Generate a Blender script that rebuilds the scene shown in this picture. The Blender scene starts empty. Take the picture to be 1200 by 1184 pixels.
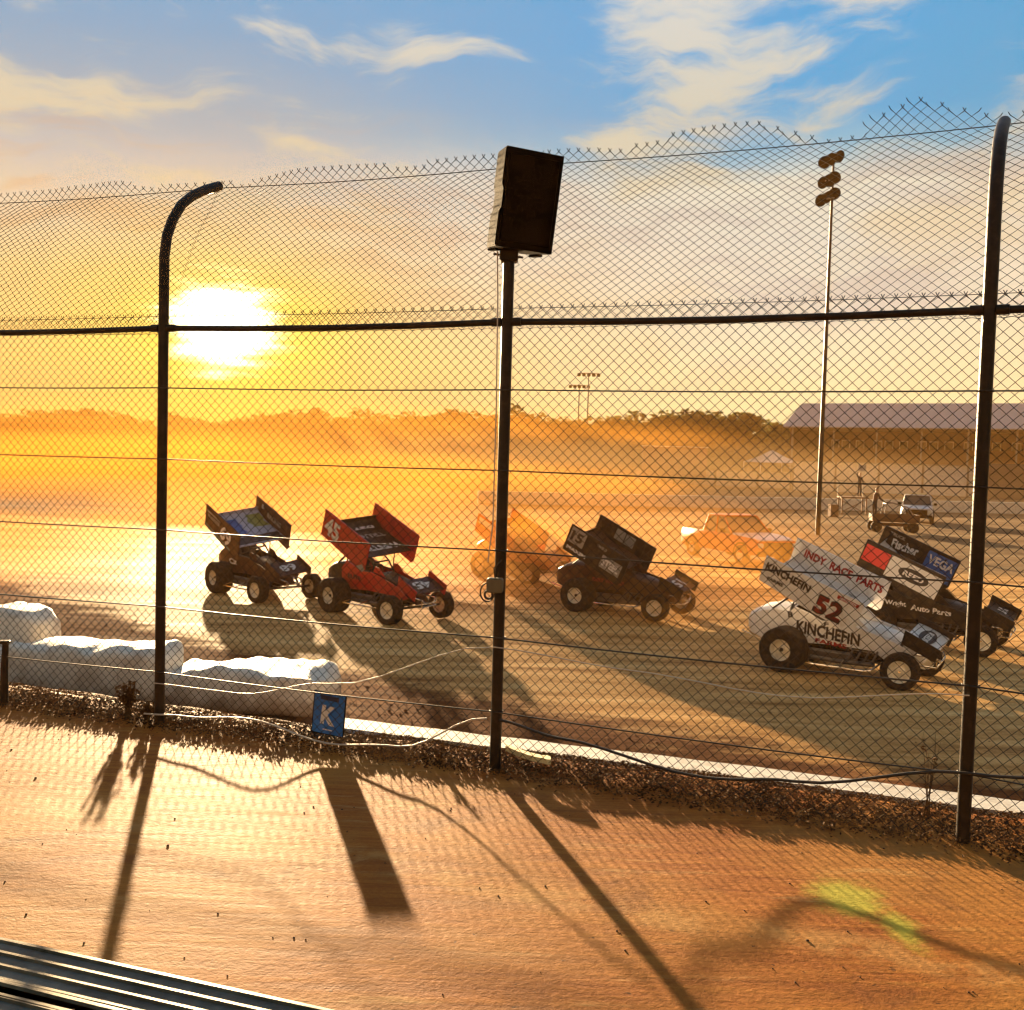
import bpy, math, random
from math import sin, cos, pi, radians as R, atan2, hypot, exp
from mathutils import Vector as V, Matrix as M, noise as mn
random.seed(7)
sc = bpy.context.scene
COL = sc.collection

# ------------------------------------------------------------------ helpers
def tag(o, label=None, cat=None, group=None, kind=None):
    if label: o['label'] = label
    if cat: o['category'] = cat
    if group: o['group'] = group
    if kind: o['kind'] = kind
    return o
def empty(name, loc=(0, 0, 0), rz=0, label=None, cat=None, group=None):
    o = bpy.data.objects.new(name, None); COL.objects.link(o)
    o.location = loc; o.rotation_euler = (0, 0, rz); o.empty_display_size = .2
    return tag(o, label, cat, group)

class MB:
    def __init__(s, mat=None):
        s.v = []; s.f = []; s.m = []; s.T = mat or M.Identity(4); s.mi = 0
    def add(s, vs, fs, T=None):
        b = len(s.v); T = s.T @ T if T else s.T
        s.v += [tuple(T @ V(p)) for p in vs]
        s.f += [tuple(b + i for i in f) for f in fs]; s.m += [s.mi] * len(fs)
        return s
    def box(s, c, d, T=None, bev=0):
        x, y, z = d[0] / 2, d[1] / 2, d[2] / 2
        Tt = M.Translation(c); Tt = (T @ Tt) if T else Tt
        if bev <= 0:
            vs = [(a * x, b * y, e * z) for e in (-1, 1) for a, b in ((-1, -1), (1, -1), (1, 1), (-1, 1))]
            fs = [(3, 2, 1, 0), (4, 5, 6, 7), (0, 1, 5, 4), (1, 2, 6, 5), (2, 3, 7, 6), (3, 0, 4, 7)]
            return s.add(vs, fs, Tt)
        bv = min(bev, x * .9, y * .9, z * .9)
        rings = []
        for zz, k in ((-z, bv), (-z + bv, 0), (z - bv, 0), (z, bv)):
            X, Y = x - k, y - k; q = bv * .6
            rings.append([(-X + q, -Y, zz), (X - q, -Y, zz), (X, -Y + q, zz), (X, Y - q, zz), (X - q, Y, zz), (-X + q, Y, zz), (-X, Y - q, zz), (-X, -Y + q, zz)])
        return s.loft(rings, Tt)
    def loft(s, rings, T=None, cap=True, closed=True):
        n = len(rings[0]); vs = [p for r in rings for p in r]; fs = []
        for i in range(len(rings) - 1):
            for j in range(n if closed else n - 1):
                k = (j + 1) % n
                fs.append((i * n + j, i * n + k, (i + 1) * n + k, (i + 1) * n + j))
        if cap:
            fs.append(tuple(range(n - 1, -1, -1))); fs.append(tuple((len(rings) - 1) * n + j for j in range(n)))
        return s.add(vs, fs, T)
    def tube(s, pts, r, n=8, T=None, cap=True):
        pts = [V(p) for p in pts]; rings = []; up = None
        for i, p in enumerate(pts):
            d = (pts[min(i + 1, len(pts) - 1)] - pts[max(i - 1, 0)])
            d = d.normalized() if d.length > 1e-9 else V((0, 0, 1))
            if up is None:
                a = V((0, 0, 1)) if abs(d.z) < .9 else V((1, 0, 0)); up = d.cross(a).normalized()
            u = (up - d * up.dot(d))
            u = u.normalized() if u.length > 1e-6 else d.orthogonal().normalized()
            up = u; w = d.cross(u); rr = r[i] if isinstance(r, (list, tuple)) else r
            rings.append([tuple(p + (u * cos(2 * pi * k / n) + w * sin(2 * pi * k / n)) * rr) for k in range(n)])
        return s.loft(rings, T, cap)
    def lathe(s, prof, n=24, T=None, closed=False):      # prof: (radius, y); axis = y
        rings = [[(r * cos(2 * pi * k / n), y, r * sin(2 * pi * k / n)) for k in range(n)] for r, y in prof]
        if closed: rings.append(rings[0])
        return s.loft(rings, T, cap=False)
    def prism(s, poly, y0, y1, T=None):                  # polygon in x,z; thickness along y
        return s.loft([[(x, y0, z) for x, z in poly], [(x, y1, z) for x, z in poly]], T)
    def poly(s, pts, T=None):
        return s.add(pts, [tuple(range(len(pts)))], T)
    def sphere(s, c, r, n=10, m=7, sc_=(1, 1, 1), T=None):
        rings = []
        for i in range(m, -1, -1):
            t = pi * (i + .02) / (m + .04)
            rings.append([(c[0] + r * sc_[0] * sin(t) * cos(2 * pi * k / n), c[1] + r * sc_[1] * sin(t) * sin(2 * pi * k / n), c[2] + r * sc_[2] * cos(t)) for k in range(n)])
        return s.loft(rings, T)
    def text(s, body, T, h=None, w=None, bold=.02, mi=0, depth=.004):
        cu = bpy.data.curves.new('t', 'FONT'); cu.body = body; cu.align_x = 'CENTER'; cu.align_y = 'CENTER'
        cu.resolution_u = 2; cu.extrude = .5; cu.offset = bold; cu.size = 1
        o = bpy.data.objects.new('t', cu); COL.objects.link(o)
        dg = bpy.context.evaluated_depsgraph_get(); me = bpy.data.meshes.new_from_object(o.evaluated_get(dg))
        bpy.data.objects.remove(o); bpy.data.curves.remove(cu)
        if not len(me.vertices): return s
        xs = [v.co.x for v in me.vertices]; ys = [v.co.y for v in me.vertices]
        W, H = max(xs) - min(xs), max(ys) - min(ys); cx, cy = (max(xs) + min(xs)) / 2, (max(ys) + min(ys)) / 2
        sy = (h or w / W * H) / H; sx = (w or h / H * W) / W
        old = s.mi; s.mi = mi
        s.add([((v.co.x - cx) * sx, (v.co.y - cy) * sy, v.co.z * 2 * depth) for v in me.vertices], [tuple(p.vertices) for p in me.polygons], T)
        s.mi = old; bpy.data.meshes.remove(me); return s
    def mesh(s, name, mats, smooth=False, angle=35):
        me = bpy.data.meshes.new(name); me.from_pydata(s.v, [], s.f)
        mats = mats if isinstance(mats, (list, tuple)) else [mats]
        for m in mats: me.materials.append(m)
        me.polygons.foreach_set('material_index', s.m)
        if smooth:
            me.polygons.foreach_set('use_smooth', [True] * len(me.polygons))
            me.set_sharp_from_angle(angle=R(angle))
        me.update(); return me
    def build(s, name, mats, parent=None, smooth=False, angle=35):
        o = bpy.data.objects.new(name, s.mesh(name, mats, smooth, angle)); COL.objects.link(o)
        if parent: o.parent = parent
        return o
def link(name, me, parent=None, loc=(0, 0, 0), rot=(0, 0, 0), scale=None):
    o = bpy.data.objects.new(name, me); COL.objects.link(o); o.location = loc; o.rotation_euler = rot
    if scale: o.scale = scale
    if parent: o.parent = parent
    return o
def TR(x, y, z): return M.Translation((x, y, z))
def RX(a): return M.Rotation(R(a), 4, 'X')
def RY(a): return M.Rotation(R(a), 4, 'Y')
def RZ(a): return M.Rotation(R(a), 4, 'Z')

# ------------------------------------------------------------------ node helper
class NT:
    def __init__(s, tree):
        s.t = tree; s.n = tree.nodes; s.l = tree.links
    def node(s, typ, **kw):
        n = s.n.new(typ)
        for k, v in kw.items(): setattr(n, k, v)
        return n
    def put(s, sock, v):
        if isinstance(v, bpy.types.NodeSocket): s.l.new(v, sock)
        elif isinstance(v, (tuple, list)) and len(v) == 3 and sock.type == 'RGBA': sock.default_value = (*v, 1)
        else: sock.default_value = v
    def math(s, op, a, b=None, c=None, clamp=False):
        n = s.node('ShaderNodeMath', operation=op, use_clamp=clamp)
        for i, x in enumerate((a, b, c)):
            if x is not None: s.put(n.inputs[i], x)
        return n.outputs[0]
    def vmath(s, op, a, b=None):
        n = s.node('ShaderNodeVectorMath', operation=op)
        s.put(n.inputs[0], a)
        if b is not None: s.put(n.inputs[1], b)
        return n.outputs['Value'] if op in ('DOT_PRODUCT', 'LENGTH') else n.outputs[0]
    def mix(s, f, a, b, blend='MIX'):
        n = s.node('ShaderNodeMix', data_type='RGBA', blend_type=blend)
        s.put(n.inputs[0], f); s.put(n.inputs[6], a); s.put(n.inputs[7], b); return n.outputs[2]
    def ramp(s, f, stops, interp='LINEAR'):
        n = s.node('ShaderNodeValToRGB'); cr = n.color_ramp; cr.interpolation = interp
        while len(cr.elements) < len(stops): cr.elements.new(.5)
        for e, (p, c) in zip(cr.elements, stops):
            e.position = p; e.color = (*c, 1) if isinstance(c, (tuple, list)) else (c, c, c, 1)
        s.put(n.inputs[0], f); return n.outputs[0]
    def noise(s, vec, scale, detail=4, rough=.55, dist=0, col=False):
        n = s.node('ShaderNodeTexNoise'); s.put(n.inputs['Vector'], vec)
        n.inputs['Scale'].default_value = scale; n.inputs['Detail'].default_value = detail
        n.inputs['Roughness'].default_value = rough; n.inputs['Distortion'].default_value = dist
        return n.outputs[1 if col else 0]
    def smooth(s, x, a, b):
        n = s.node('ShaderNodeMapRange', interpolation_type='SMOOTHSTEP')
        s.put(n.inputs[0], x); n.inputs[1].default_value = a; n.inputs[2].default_value = b; return n.outputs[0]
    def mapping(s, vec, scale=(1, 1, 1), rot=(0, 0, 0), loc=(0, 0, 0)):
        n = s.node('ShaderNodeMapping'); s.put(n.inputs[0], vec)
        n.inputs['Scale'].default_value = scale; n.inputs['Rotation'].default_value = rot; n.inputs['Location'].default_value = loc
        return n.outputs[0]
    def sep(s, vec):
        n = s.node('ShaderNodeSeparateXYZ'); s.put(n.inputs[0], vec); return n.outputs
def newmat(name):
    m = bpy.data.materials.new(name); m.use_nodes = True; m.node_tree.nodes.clear(); t = NT(m.node_tree)
    out = t.node('ShaderNodeOutputMaterial'); b = t.node('ShaderNodeBsdfPrincipled'); t.l.new(b.outputs[0], out.inputs[0])
    return m, t, b, out
def mat(name, col, rough=.6, metal=0, var=.25, vscale=6, bump=.15, bscale=60, dirt=None, dirtamt=.4, coat=0, spec=.5, trans=0):
    m, t, b, out = newmat(name)
    tc = t.node('ShaderNodeTexCoord').outputs['Object']
    n1 = t.noise(tc, vscale, 5, .6); n2 = t.noise(tc, vscale * 7, 3, .6)
    f = t.math('ADD', t.math('MULTIPLY', n1, .7), t.math('MULTIPLY', n2, .3))
    lo = tuple(c * (1 - var) for c in col); hi = tuple(min(1, c * (1 + var)) for c in col)
    c = t.ramp(f, [(.3, lo), (.7, hi)])
    if dirt:
        c = t.mix(t.math('MULTIPLY', t.smooth(t.noise(tc, vscale * 1.7, 6, .65), .45, .65), dirtamt), c, dirt)
    t.put(b.inputs['Base Color'], c)
    t.put(b.inputs['Roughness'], t.math('ADD', rough - .08, t.math('MULTIPLY', n2, .16)))
    b.inputs['Metallic'].default_value = metal; b.inputs['Specular IOR Level'].default_value = spec
    b.inputs['Coat Weight'].default_value = coat
    if bump:
        bp = t.node('ShaderNodeBump'); bp.inputs['Strength'].default_value = bump; bp.inputs['Distance'].default_value = .01
        t.put(bp.inputs['Height'], t.noise(tc, bscale, 4)); t.put(b.inputs['Normal'], bp.outputs[0])
    return m
DUST = (.30, .19, .11)
MT = dict(
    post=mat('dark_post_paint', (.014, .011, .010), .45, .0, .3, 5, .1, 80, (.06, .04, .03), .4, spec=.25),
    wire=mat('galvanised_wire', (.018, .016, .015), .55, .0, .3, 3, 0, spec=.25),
    wire2=mat('dark_cable', (.025, .022, .02), .5, 0, .3, 3, 0),
    wcable=mat('white_cable', (.55, .52, .48), .5, 0, .1, 3, 0),
    black=mat('black_plastic', (.003, .003, .003), .85, 0, .2, 8, .2, 200, spec=.03),
    tyre=mat('tyre_rubber', (.012, .011, .011), .8, 0, .3, 7, .3, 40, DUST, .14, spec=.2),
    rim=mat('polished_rim', (.85, .78, .64), .35, .35, .15, 5, .05, 60, DUST, .3),
    chrome=mat('chrome', (.65, .63, .6), .2, 1, .1, 5, 0, 50, DUST, .3),
    tubeblack=mat('black_frame_tube', (.03, .028, .03), .35, .2, .2, 5, 0),
    engine=mat('engine_metal', (.10, .09, .085), .45, .5, .3, 9, .2, 50),
    pwhite=mat('white_paint', (.80, .79, .80), .35, 0, .06, 3, .03, 30, DUST, .22, coat=.3),
    pred=mat('deep_red_paint', (.48, .018, .016), .35, 0, .15, 3, .03, 30, DUST, .15, coat=.4),
    pbright=mat('bright_red_paint', (.70, .03, .03), .4, 0, .1, 3, .03, 30),
    pblack=mat('black_paint', (.014, .012, .012), .45, 0, .2, 3, .03, 30, DUST, .15, spec=.25),
    pmaroon=mat('dark_maroon_paint', (.05, .018, .016), .45, 0, .2, 3, .03, 30, DUST, .2, spec=.25),
    porange=mat('orange_paint', (.75, .14, .02), .4, 0, .1, 3, .03, 30, DUST, .2),
    pblue=mat('blue_paint', (.02, .12, .45), .4, 0, .15, 3, .03, 30),
    pteal=mat('grey_teal_paint', (.10, .20, .20), .4, 0, .15, 3, .03, 30, DUST, .2),
    plilac=mat('pale_lilac_paint', (.45, .47, .62), .4, 0, .1, 3, .03, 30),
    polive=mat('olive_yellow_paint', (.30, .33, .10), .4, 0, .2, 3, .03, 30),
    ppurple=mat('purple_paint', (.08, .05, .16), .4, 0, .2, 3, .03, 30),
    ltext=mat('white_lettering', (.72, .72, .74), .5, 0, .05, 3, 0),
    dtext=mat('dark_lettering', (.03, .025, .03), .5, 0, .1, 3, 0),
    gtext=mat('grey_lettering', (.28, .27, .26), .5, 0, .1, 3, 0),
    rtext=mat('red_lettering', (.35, .015, .02), .5, 0, .1, 3, 0),
    glass=mat('dark_glass', (.05, .06, .05), .12, 0, .2, 2, 0),
    concrete=mat('weathered_concrete', (.36, .31, .26), .85, 0, .2, 3, .4, 30, (.16, .09, .05), .6),
    wallwhite=mat('worn_white_paint', (.72, .70, .66), .7, 0, .12, 4, .4, 25, (.30, .22, .15), .35),
    pad=mat('white_plastic_sheet', (.84, .80, .73), .6, 0, .10, 1.6, .6, 14, (.26, .16, .09), .4),
    roof=mat('grey_lilac_roof_sheet', (.50, .49, .51), .6, .1, .1, .3, .1, 3),
    dark=mat('dark_brown_timber', (.12, .06, .035), .8, 0, .4, .8, .3, 6),  # dark brown timber for the cart bed and the grandstand back wall
    steel=mat('grey_steel', (.28, .25, .22), .55, .4, .2, 1, .1, 20),
    timber=mat('brown_timber', (.22, .12, .06), .8, 0, .3, 2, .3, 20),
    bark=mat('tree_bark', (.08, .055, .035), .9, 0, .3, 2, .4, 10),
    alu=None,
    skin=mat('skin', (.45, .27, .18), .5, 0, .1, 5, 0),
    cloth_d=mat('dark_cloth', (.03, .028, .035), .85, 0, .2, 5, 0),
    cloth_b=mat('brown_cloth', (.10, .05, .04), .85, 0, .2, 5, 0),
    cloth_l=mat('pale_cloth', (.45, .42, .40), .85, 0, .2, 5, 0),
    hair=mat('dark_hair', (.03, .02, .015), .7, 0, .2, 9, 0),
    signblue=mat('blue_sign_plate', (.015, .20, .72), .45, 0, .12, 5, .05, 40),
    cream=mat('cream_foam', (.75, .66, .36), .7, 0, .15, 9, .4, 40, (.35, .22, .1), .3),
    pgrey=mat('dusty_silver_paint', (.62, .60, .58), .4, 0, .1, 2, 0, 10, DUST, .3),
    lamp=mat('lamp_lens', (.05, .045, .04), .3, 0, .1, 5, 0),
    lens=mat('headlamp_lens', (.7, .7, .65), .2, 0, .05, 5, 0),
)
_t = NT(MT['pad'].node_tree); _b = [n for n in MT['pad'].node_tree.nodes if n.type == 'BSDF_PRINCIPLED'][0]; _tc = _t.node('ShaderNodeTexCoord').outputs['Object']; _x, _y, _z = _t.sep(_tc)
_c = _b.inputs['Base Color'].links[0].from_socket
_m = _t.math('SUBTRACT', 1, _t.smooth(_t.math('ADD', _z, _t.math('MULTIPLY', _t.math('SUBTRACT', _t.noise(_tc, 4, 6, .75), .5), .75)), .02, .34))
_c = _t.mix(_t.math('MULTIPLY', _m, .8), _c, (.20, .11, .055)); _c = _t.mix(_t.math('MULTIPLY', _t.smooth(_t.noise(_t.mapping(_tc, (1, 1, .3)), 9, 5, .8), .60, .66), .6), _c, (.16, .09, .05))
_t.put(_b.inputs['Base Color'], _c)
# brushed aluminium
m, t, b, out = newmat('brushed_aluminium'); MT['alu'] = m
tc = t.node('ShaderNodeTexCoord').outputs['Object']
st = t.noise(t.mapping(tc, (1.2, 60, 60)), 3, 5, .7)
t.put(b.inputs['Base Color'], t.ramp(t.noise(tc, 4, 5, .7), [(.35, (.05, .038, .022)), (.62, (.17, .145, .105))]))
t.put(b.inputs['Roughness'], t.math('ADD', .2, t.math('MULTIPLY', st, .25))); b.inputs['Metallic'].default_value = .95
bp = t.node('ShaderNodeBump'); bp.inputs['Strength'].default_value = .12; bp.inputs['Distance'].default_value = .004
t.put(bp.inputs['Height'], st); t.put(b.inputs['Normal'], bp.outputs[0])
def leafmat(name, c1, c2, trans=.35):
    m, t, b, out = newmat(name)
    tc = t.node('ShaderNodeTexCoord').outputs['Object']
    c = t.ramp(t.noise(tc, 1.6, 4, .7), [(.35, c1), (.65, c2)])
    t.put(b.inputs['Base Color'], c); b.inputs['Roughness'].default_value = .85; b.inputs['Specular IOR Level'].default_value = .05
    tr = t.node('ShaderNodeBsdfTranslucent'); t.put(tr.inputs[0], c)
    mx = t.node('ShaderNodeMixShader'); mx.inputs[0].default_value = trans
    t.l.new(b.outputs[0], mx.inputs[1]); t.l.new(tr.outputs[0], mx.inputs[2]); t.l.new(mx.outputs[0], out.inputs[0]); return m
MT['leaf'] = leafmat('tree_foliage', (.035, .05, .015), (.10, .11, .035))
MT['litter'] = leafmat('dry_leaves', (.035, .016, .008), (.20, .11, .05), .05)
MT['drygrass'] = leafmat('dry_stems', (.10, .06, .03), (.24, .16, .08), .2)

# ------------------------------------------------------------------ camera, sun
SUN_AZ, SUN_EL = -15.9, 7.6
cam = bpy.data.cameras.new('camera'); co = bpy.data.objects.new('camera', cam); COL.objects.link(co); sc.camera = co
cam.sensor_width = 36; cam.lens = 36; cam.clip_end = 6000; cam.clip_start = .05
co.matrix_world = TR(0, 0, 2.3) @ RX(90 - 2.86) @ RZ(1.6)
cam.sensor_fit = 'HORIZONTAL'
CP = V((0, 0, 2.3)); R3 = co.matrix_world.to_3x3()
def ray(px, py): return R3 @ V(((px - 600) / 1200, -(py - 592) / 1200, -1))
def onz(px, py, z):
    d = ray(px, py); return CP + d * ((z - 2.3) / d.z)
def onY(px, py, Y):
    d = ray(px, py); return CP + d * (Y / d.y)
sv = V((sin(R(SUN_AZ)) * cos(R(SUN_EL)), cos(R(SUN_AZ)) * cos(R(SUN_EL)), sin(R(SUN_EL))))
sl = bpy.data.lights.new('sun', 'SUN'); sl.energy = 5.0; sl.angle = R(.9); sl.color = (1, .70, .38)
so = bpy.data.objects.new('sun', sl); COL.objects.link(so)
so.rotation_euler = sv.to_track_quat('Z', 'Y').to_euler()

# ------------------------------------------------------------------ sky
w = bpy.data.worlds.new('World'); sc.world = w; w.use_nodes = True; w.node_tree.nodes.clear(); t = NT(w.node_tree)
wo = t.node('ShaderNodeOutputWorld'); bg = t.node('ShaderNodeBackground'); t.l.new(bg.outputs[0], wo.inputs[0])
sky = t.node('ShaderNodeTexSky', sky_type='NISHITA', sun_disc=False, sun_elevation=R(SUN_EL), sun_rotation=R(SUN_AZ), dust_density=3, air_density=1.2)
d = t.vmath('NORMALIZE', t.node('ShaderNodeTexCoord').outputs['Generated'])
x, y, z = t.sep(d)
el = t.math('MULTIPLY', t.math('ARCSINE', z), 180 / pi)
az = t.math('MULTIPLY', t.math('ARCTAN2', x, y), 180 / pi)
ang = t.math('MULTIPLY', t.math('ARCCOSINE', t.math('MINIMUM', t.vmath('DOT_PRODUCT', d, tuple(sv)), 1)), 180 / pi)
cx = t.node('ShaderNodeCombineXYZ'); t.put(cx.inputs[0], az); t.put(cx.inputs[1], el); uv = cx.outputs[0]
warp = t.vmath('SCALE', t.noise(uv, .12, 3, .5, col=True)); t.n[-1].inputs['Scale'].default_value = 5
uvw = t.vmath('ADD', uv, warp)
E1 = t.math('ADD', el, t.math('MULTIPLY', t.math('SUBTRACT', t.noise(t.mapping(uv, (.5, 2, 1)), .09, 4, .6), .5), 3.5))
right = t.smooth(az, -18, 16)
warm = t.ramp(t.math('DIVIDE', E1, 30, clamp=True), [
    (0, (1.4, .74, .10)), (.13, (1.45, .90, .18)), (.27, (1.35, .94, .36)), (.38, (1.15, .92, .60)), (.47, (.78, .73, .66)),
    (.56, (.46, .57, .66)), (.68, (.26, .50, .76)), (.85, (.10, .48, .90)), (1, (.05, .3, .6))])
cool = t.ramp(t.math('DIVIDE', E1, 30, clamp=True), [
    (0, (1.35, 1.08, .42)), (.13, (1.3, 1.12, .58)), (.27, (1.15, 1.05, .76)), (.38, (1.05, .98, .78)), (.48, (1.1, 1.04, .80)),
    (.535, (.28, .64, .86)), (.60, (.03, .48, .92)), (.72, (.02, .48, .98)), (.85, (.03, .44, .92)), (1, (.03, .25, .6))])
base = t.mix(right, warm, cool)
base = t.mix(.10, base, t.vmath('MINIMUM', sky.outputs[0], (1.0, 1.0, 1.0)))
# wispy clouds: streaks rising to the right
cn = t.noise(t.mapping(uvw, (.50, 1.9, 1), (0, 0, R(-14))), .16, 8, .60, .3)
big = t.noise(t.mapping(uv, (.7, 1.3, 1), (0, 0, R(-10)), (3.5, 5, 0)), .085, 2, .5)
cl = t.smooth(t.math('ADD', cn, t.math('MULTIPLY', t.math('SUBTRACT', big, .5), .75)), .475, .67)
ccol = t.ramp(t.math('DIVIDE', el, 30, clamp=True), [(0, (1.1, .8, .35)), (.4, (1.05, .85, .50)), (.6, (1.0, .88, .62)), (.8, (1.05, 1.0, .86)), (1, (1.1, 1.1, 1.0))])
base = t.mix(t.math('MULTIPLY', cl, t.ramp(t.math('DIVIDE', el, 40, clamp=True), [(0, .1), (.25, .4), (.4, .85), (.9, .8), (1, .4)])), base, ccol)
# mauve-grey streaks low in the sky
st = t.smooth(t.noise(t.mapping(uvw, (.30, 2.2, 1), (0, 0, R(-8)), (9, 0, 0)), .22, 6, .6), .46, .66)
base = t.mix(t.math('MULTIPLY', st, t.ramp(t.math('DIVIDE', el, 40, clamp=True), [(0, .0), (.10, .2), (.2, .5), (.36, .5), (.46, 0)])), base, t.mix(right, (1.0, .58, .28), (.74, .66, .62)))
# glow round the sun, wider along the horizon
daz = t.math('MULTIPLY', t.math('SUBTRACT', az, SUN_AZ), .66); del_ = t.math('SUBTRACT', el, SUN_EL - 1.9)
er = t.math('SQRT', t.math('ADD', t.math('MULTIPLY', daz, daz), t.math('MULTIPLY', del_, del_)))
er = t.math('ADD', er, t.math('MULTIPLY', t.math('SUBTRACT', t.noise(t.mapping(uvw, (.35, 1.8, 1)), .3, 5, .6), .5), 3))
g1 = t.math('POWER', 2.718, t.math('MULTIPLY', t.math('POWER', t.math('DIVIDE', t.math('MAXIMUM', er, .01), 5.4), 1.6), -1))
gcol = t.ramp(t.math('DIVIDE', er, 20, clamp=True), [(0, (2.2, 1.6, .12)), (.25, (1.8, 1.12, .14)), (.5, (1.5, .86, .20)), (1, (1.0, .55, .2))])
skyc = t.mix(t.math('MULTIPLY', g1, .95), base, gcol)
cr = t.math('ADD', t.math('SQRT', t.math('ADD', t.math('POWER', t.math('MULTIPLY', t.math('SUBTRACT', az, SUN_AZ), .80), 2), t.math('POWER', t.math('SUBTRACT', el, SUN_EL - 1.2), 2))), t.math('MULTIPLY', t.math('SUBTRACT', t.noise(t.mapping(uv, (.28, 1.9, 1)), .8, 4, .6), .5), 3.4))
g2 = t.math('POWER', 2.718, t.math('MULTIPLY', t.math('POWER', t.math('DIVIDE', t.math('MAXIMUM', cr, .01), 1.75), 3), -1))
add = t.vmath('SCALE', (1.0, .85, .5)); t.put(t.n[-1].inputs['Scale'], t.math('MULTIPLY', g2, 14))
skyc = t.vmath('ADD', skyc, add)
# the eastern half of the sky is darker than the sunset side
skyc = t.mix(t.smooth(ang, 28, 75), skyc, t.vmath('MULTIPLY', skyc, (1.12, .84, .60)))
ed = t.vmath('SCALE', skyc); t.put(t.n[-1].inputs['Scale'], t.math('SUBTRACT', 1, t.math('MULTIPLY', t.smooth(ang, 40, 100), .28))); skyc = ed
t.put(bg.inputs[0], skyc); bg.inputs[1].default_value = .14
sc.view_settings.view_transform = 'Standard'; sc.view_settings.look = 'None'; sc.view_settings.gamma = 1; sc.view_settings.exposure = 2.4

# ------------------------------------------------------------------ ground sheets
ZT = -1.7
def gz(x, y):                                   # height of the low ground
    s = min(1, max(0, (y - 34) / 20)); s = s * s * (3 - 2 * s); return ZT + .3 * s
def sheet(name, x0, x1, y0, y1, nx, ny, zf, m, jit=0):
    mb = MB(); vs = [(x0 + (x1 - x0) * i / nx, y0 + (y1 - y0) * j / ny) for j in range(ny + 1) for i in range(nx + 1)]
    mb.add([(a, b_, zf(a, b_)) for a, b_ in vs], [(j * (nx + 1) + i, j * (nx + 1) + i + 1, (j + 1) * (nx + 1) + i + 1, (j + 1) * (nx + 1) + i) for j in range(ny) for i in range(nx)])
    return mb.build(name, m, None, True)
# low ground: loose dirt cushion, packed racing line, infield
m, t, b, out = newmat('track_clay')
tc = t.node('ShaderNodeTexCoord').outputs['Object']; X, Y, Z = t.sep(tc)
gX = t.math('ADD', 16.02, t.math('ADD', t.math('MULTIPLY', X, -.6336), t.math('MULTIPLY', t.math('MULTIPLY', X, X), .0175)))
wob = t.math('MULTIPLY', t.math('SUBTRACT', t.noise(t.mapping(tc, (.6, 1.4, 1), (0, 0, R(33))), .9, 5, .65), .5), 4.2)
dist = t.math('SUBTRACT', t.math('ADD', Y, wob), gX)
loose = t.math('SUBTRACT', 1, t.smooth(dist, -.5, .9))
sm = t.mapping(tc, (.18, 1.5, 1), (0, 0, R(30)))
streak = t.noise(sm, 1.2, 6, .65); fine = t.noise(tc, 14, 4, .7)
packc = t.ramp(t.math('ADD', t.math('MULTIPLY', streak, .7), t.math('MULTIPLY', fine, .3)), [(.36, (.27, .12, .038)), (.5, (.62, .35, .13)), (.64, (.85, .58, .27))])
loosec = t.ramp(t.math('ADD', t.math('MULTIPLY', t.noise(sm, 2.2, 6, .7), .6), t.math('MULTIPLY', fine, .4)), [(.3, (.07, .028, .014)), (.5, (.15, .06, .025)), (.75, (.30, .15, .07))])
inner = t.smooth(t.math('ADD', t.math('SUBTRACT', Y, t.math('MULTIPLY', X, -.30)), t.math('MULTIPLY', wob, .6)), 41, 45)
infc = t.ramp(t.math('ADD', t.math('MULTIPLY', t.noise(t.mapping(tc, (.05, .5, 1), (0, 0, R(4))), 1, 6, .65), .7), t.math('MULTIPLY', t.noise(tc, 5, 4, .7), .3)), [(.32, (.14, .085, .05)), (.5, (.27, .18, .10)), (.68, (.42, .31, .18))])
c = t.mix(inner, t.mix(loose, packc, loosec), infc)
t.put(b.inputs['Base Color'], c)
b.inputs['Specular IOR Level'].default_value = .018; b.inputs['Specular Tint'].default_value = (1, .72, .35, 1)
t.put(b.inputs['Roughness'], t.math('ADD', t.math('ADD', .66, t.math('MULTIPLY', t.math('SUBTRACT', streak, .5), .5)), t.math('MULTIPLY', t.math('MAXIMUM', loose, inner), .3)))
bp = t.node('ShaderNodeBump'); bp.inputs['Strength'].default_value = .55; bp.inputs['Distance'].default_value = .06
h = t.math('ADD', t.math('MULTIPLY', t.noise(sm, 3, 6, .7), .6), t.math('MULTIPLY', t.math('MULTIPLY', t.noise(tc, 5, 5, .75), t.math('ADD', .15, t.math('MULTIPLY', loose, 1.2))), .8))
t.put(bp.inputs['Height'], h); t.put(b.inputs['Normal'], bp.outputs[0]); MT['track'] = m
def zlow(x, y): return gz(x, y) + .05 * mn.noise(V((x * .25, y * .5, 0)))
tag(sheet('track', -70, 120, 7.5, 46, 190, 110, zlow, MT['track']), kind='structure')
def zfar(x, y): return gz(x, y) - .004 + .05 * mn.noise(V((x * .25, y * .5, 0)))
tag(sheet('infield', -150, 260, 46, 240, 60, 60, lambda x, y: zlow(x, y) , MT['track']), kind='structure')
far = mat('far_field', (.07, .05, .02), 1, 0, .3, .02, 0, spec=0)
tag(sheet('terrain', -2500, 2500, -1500, 4500, 20, 20, lambda x, y: -2.1, far), kind='structure')

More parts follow.
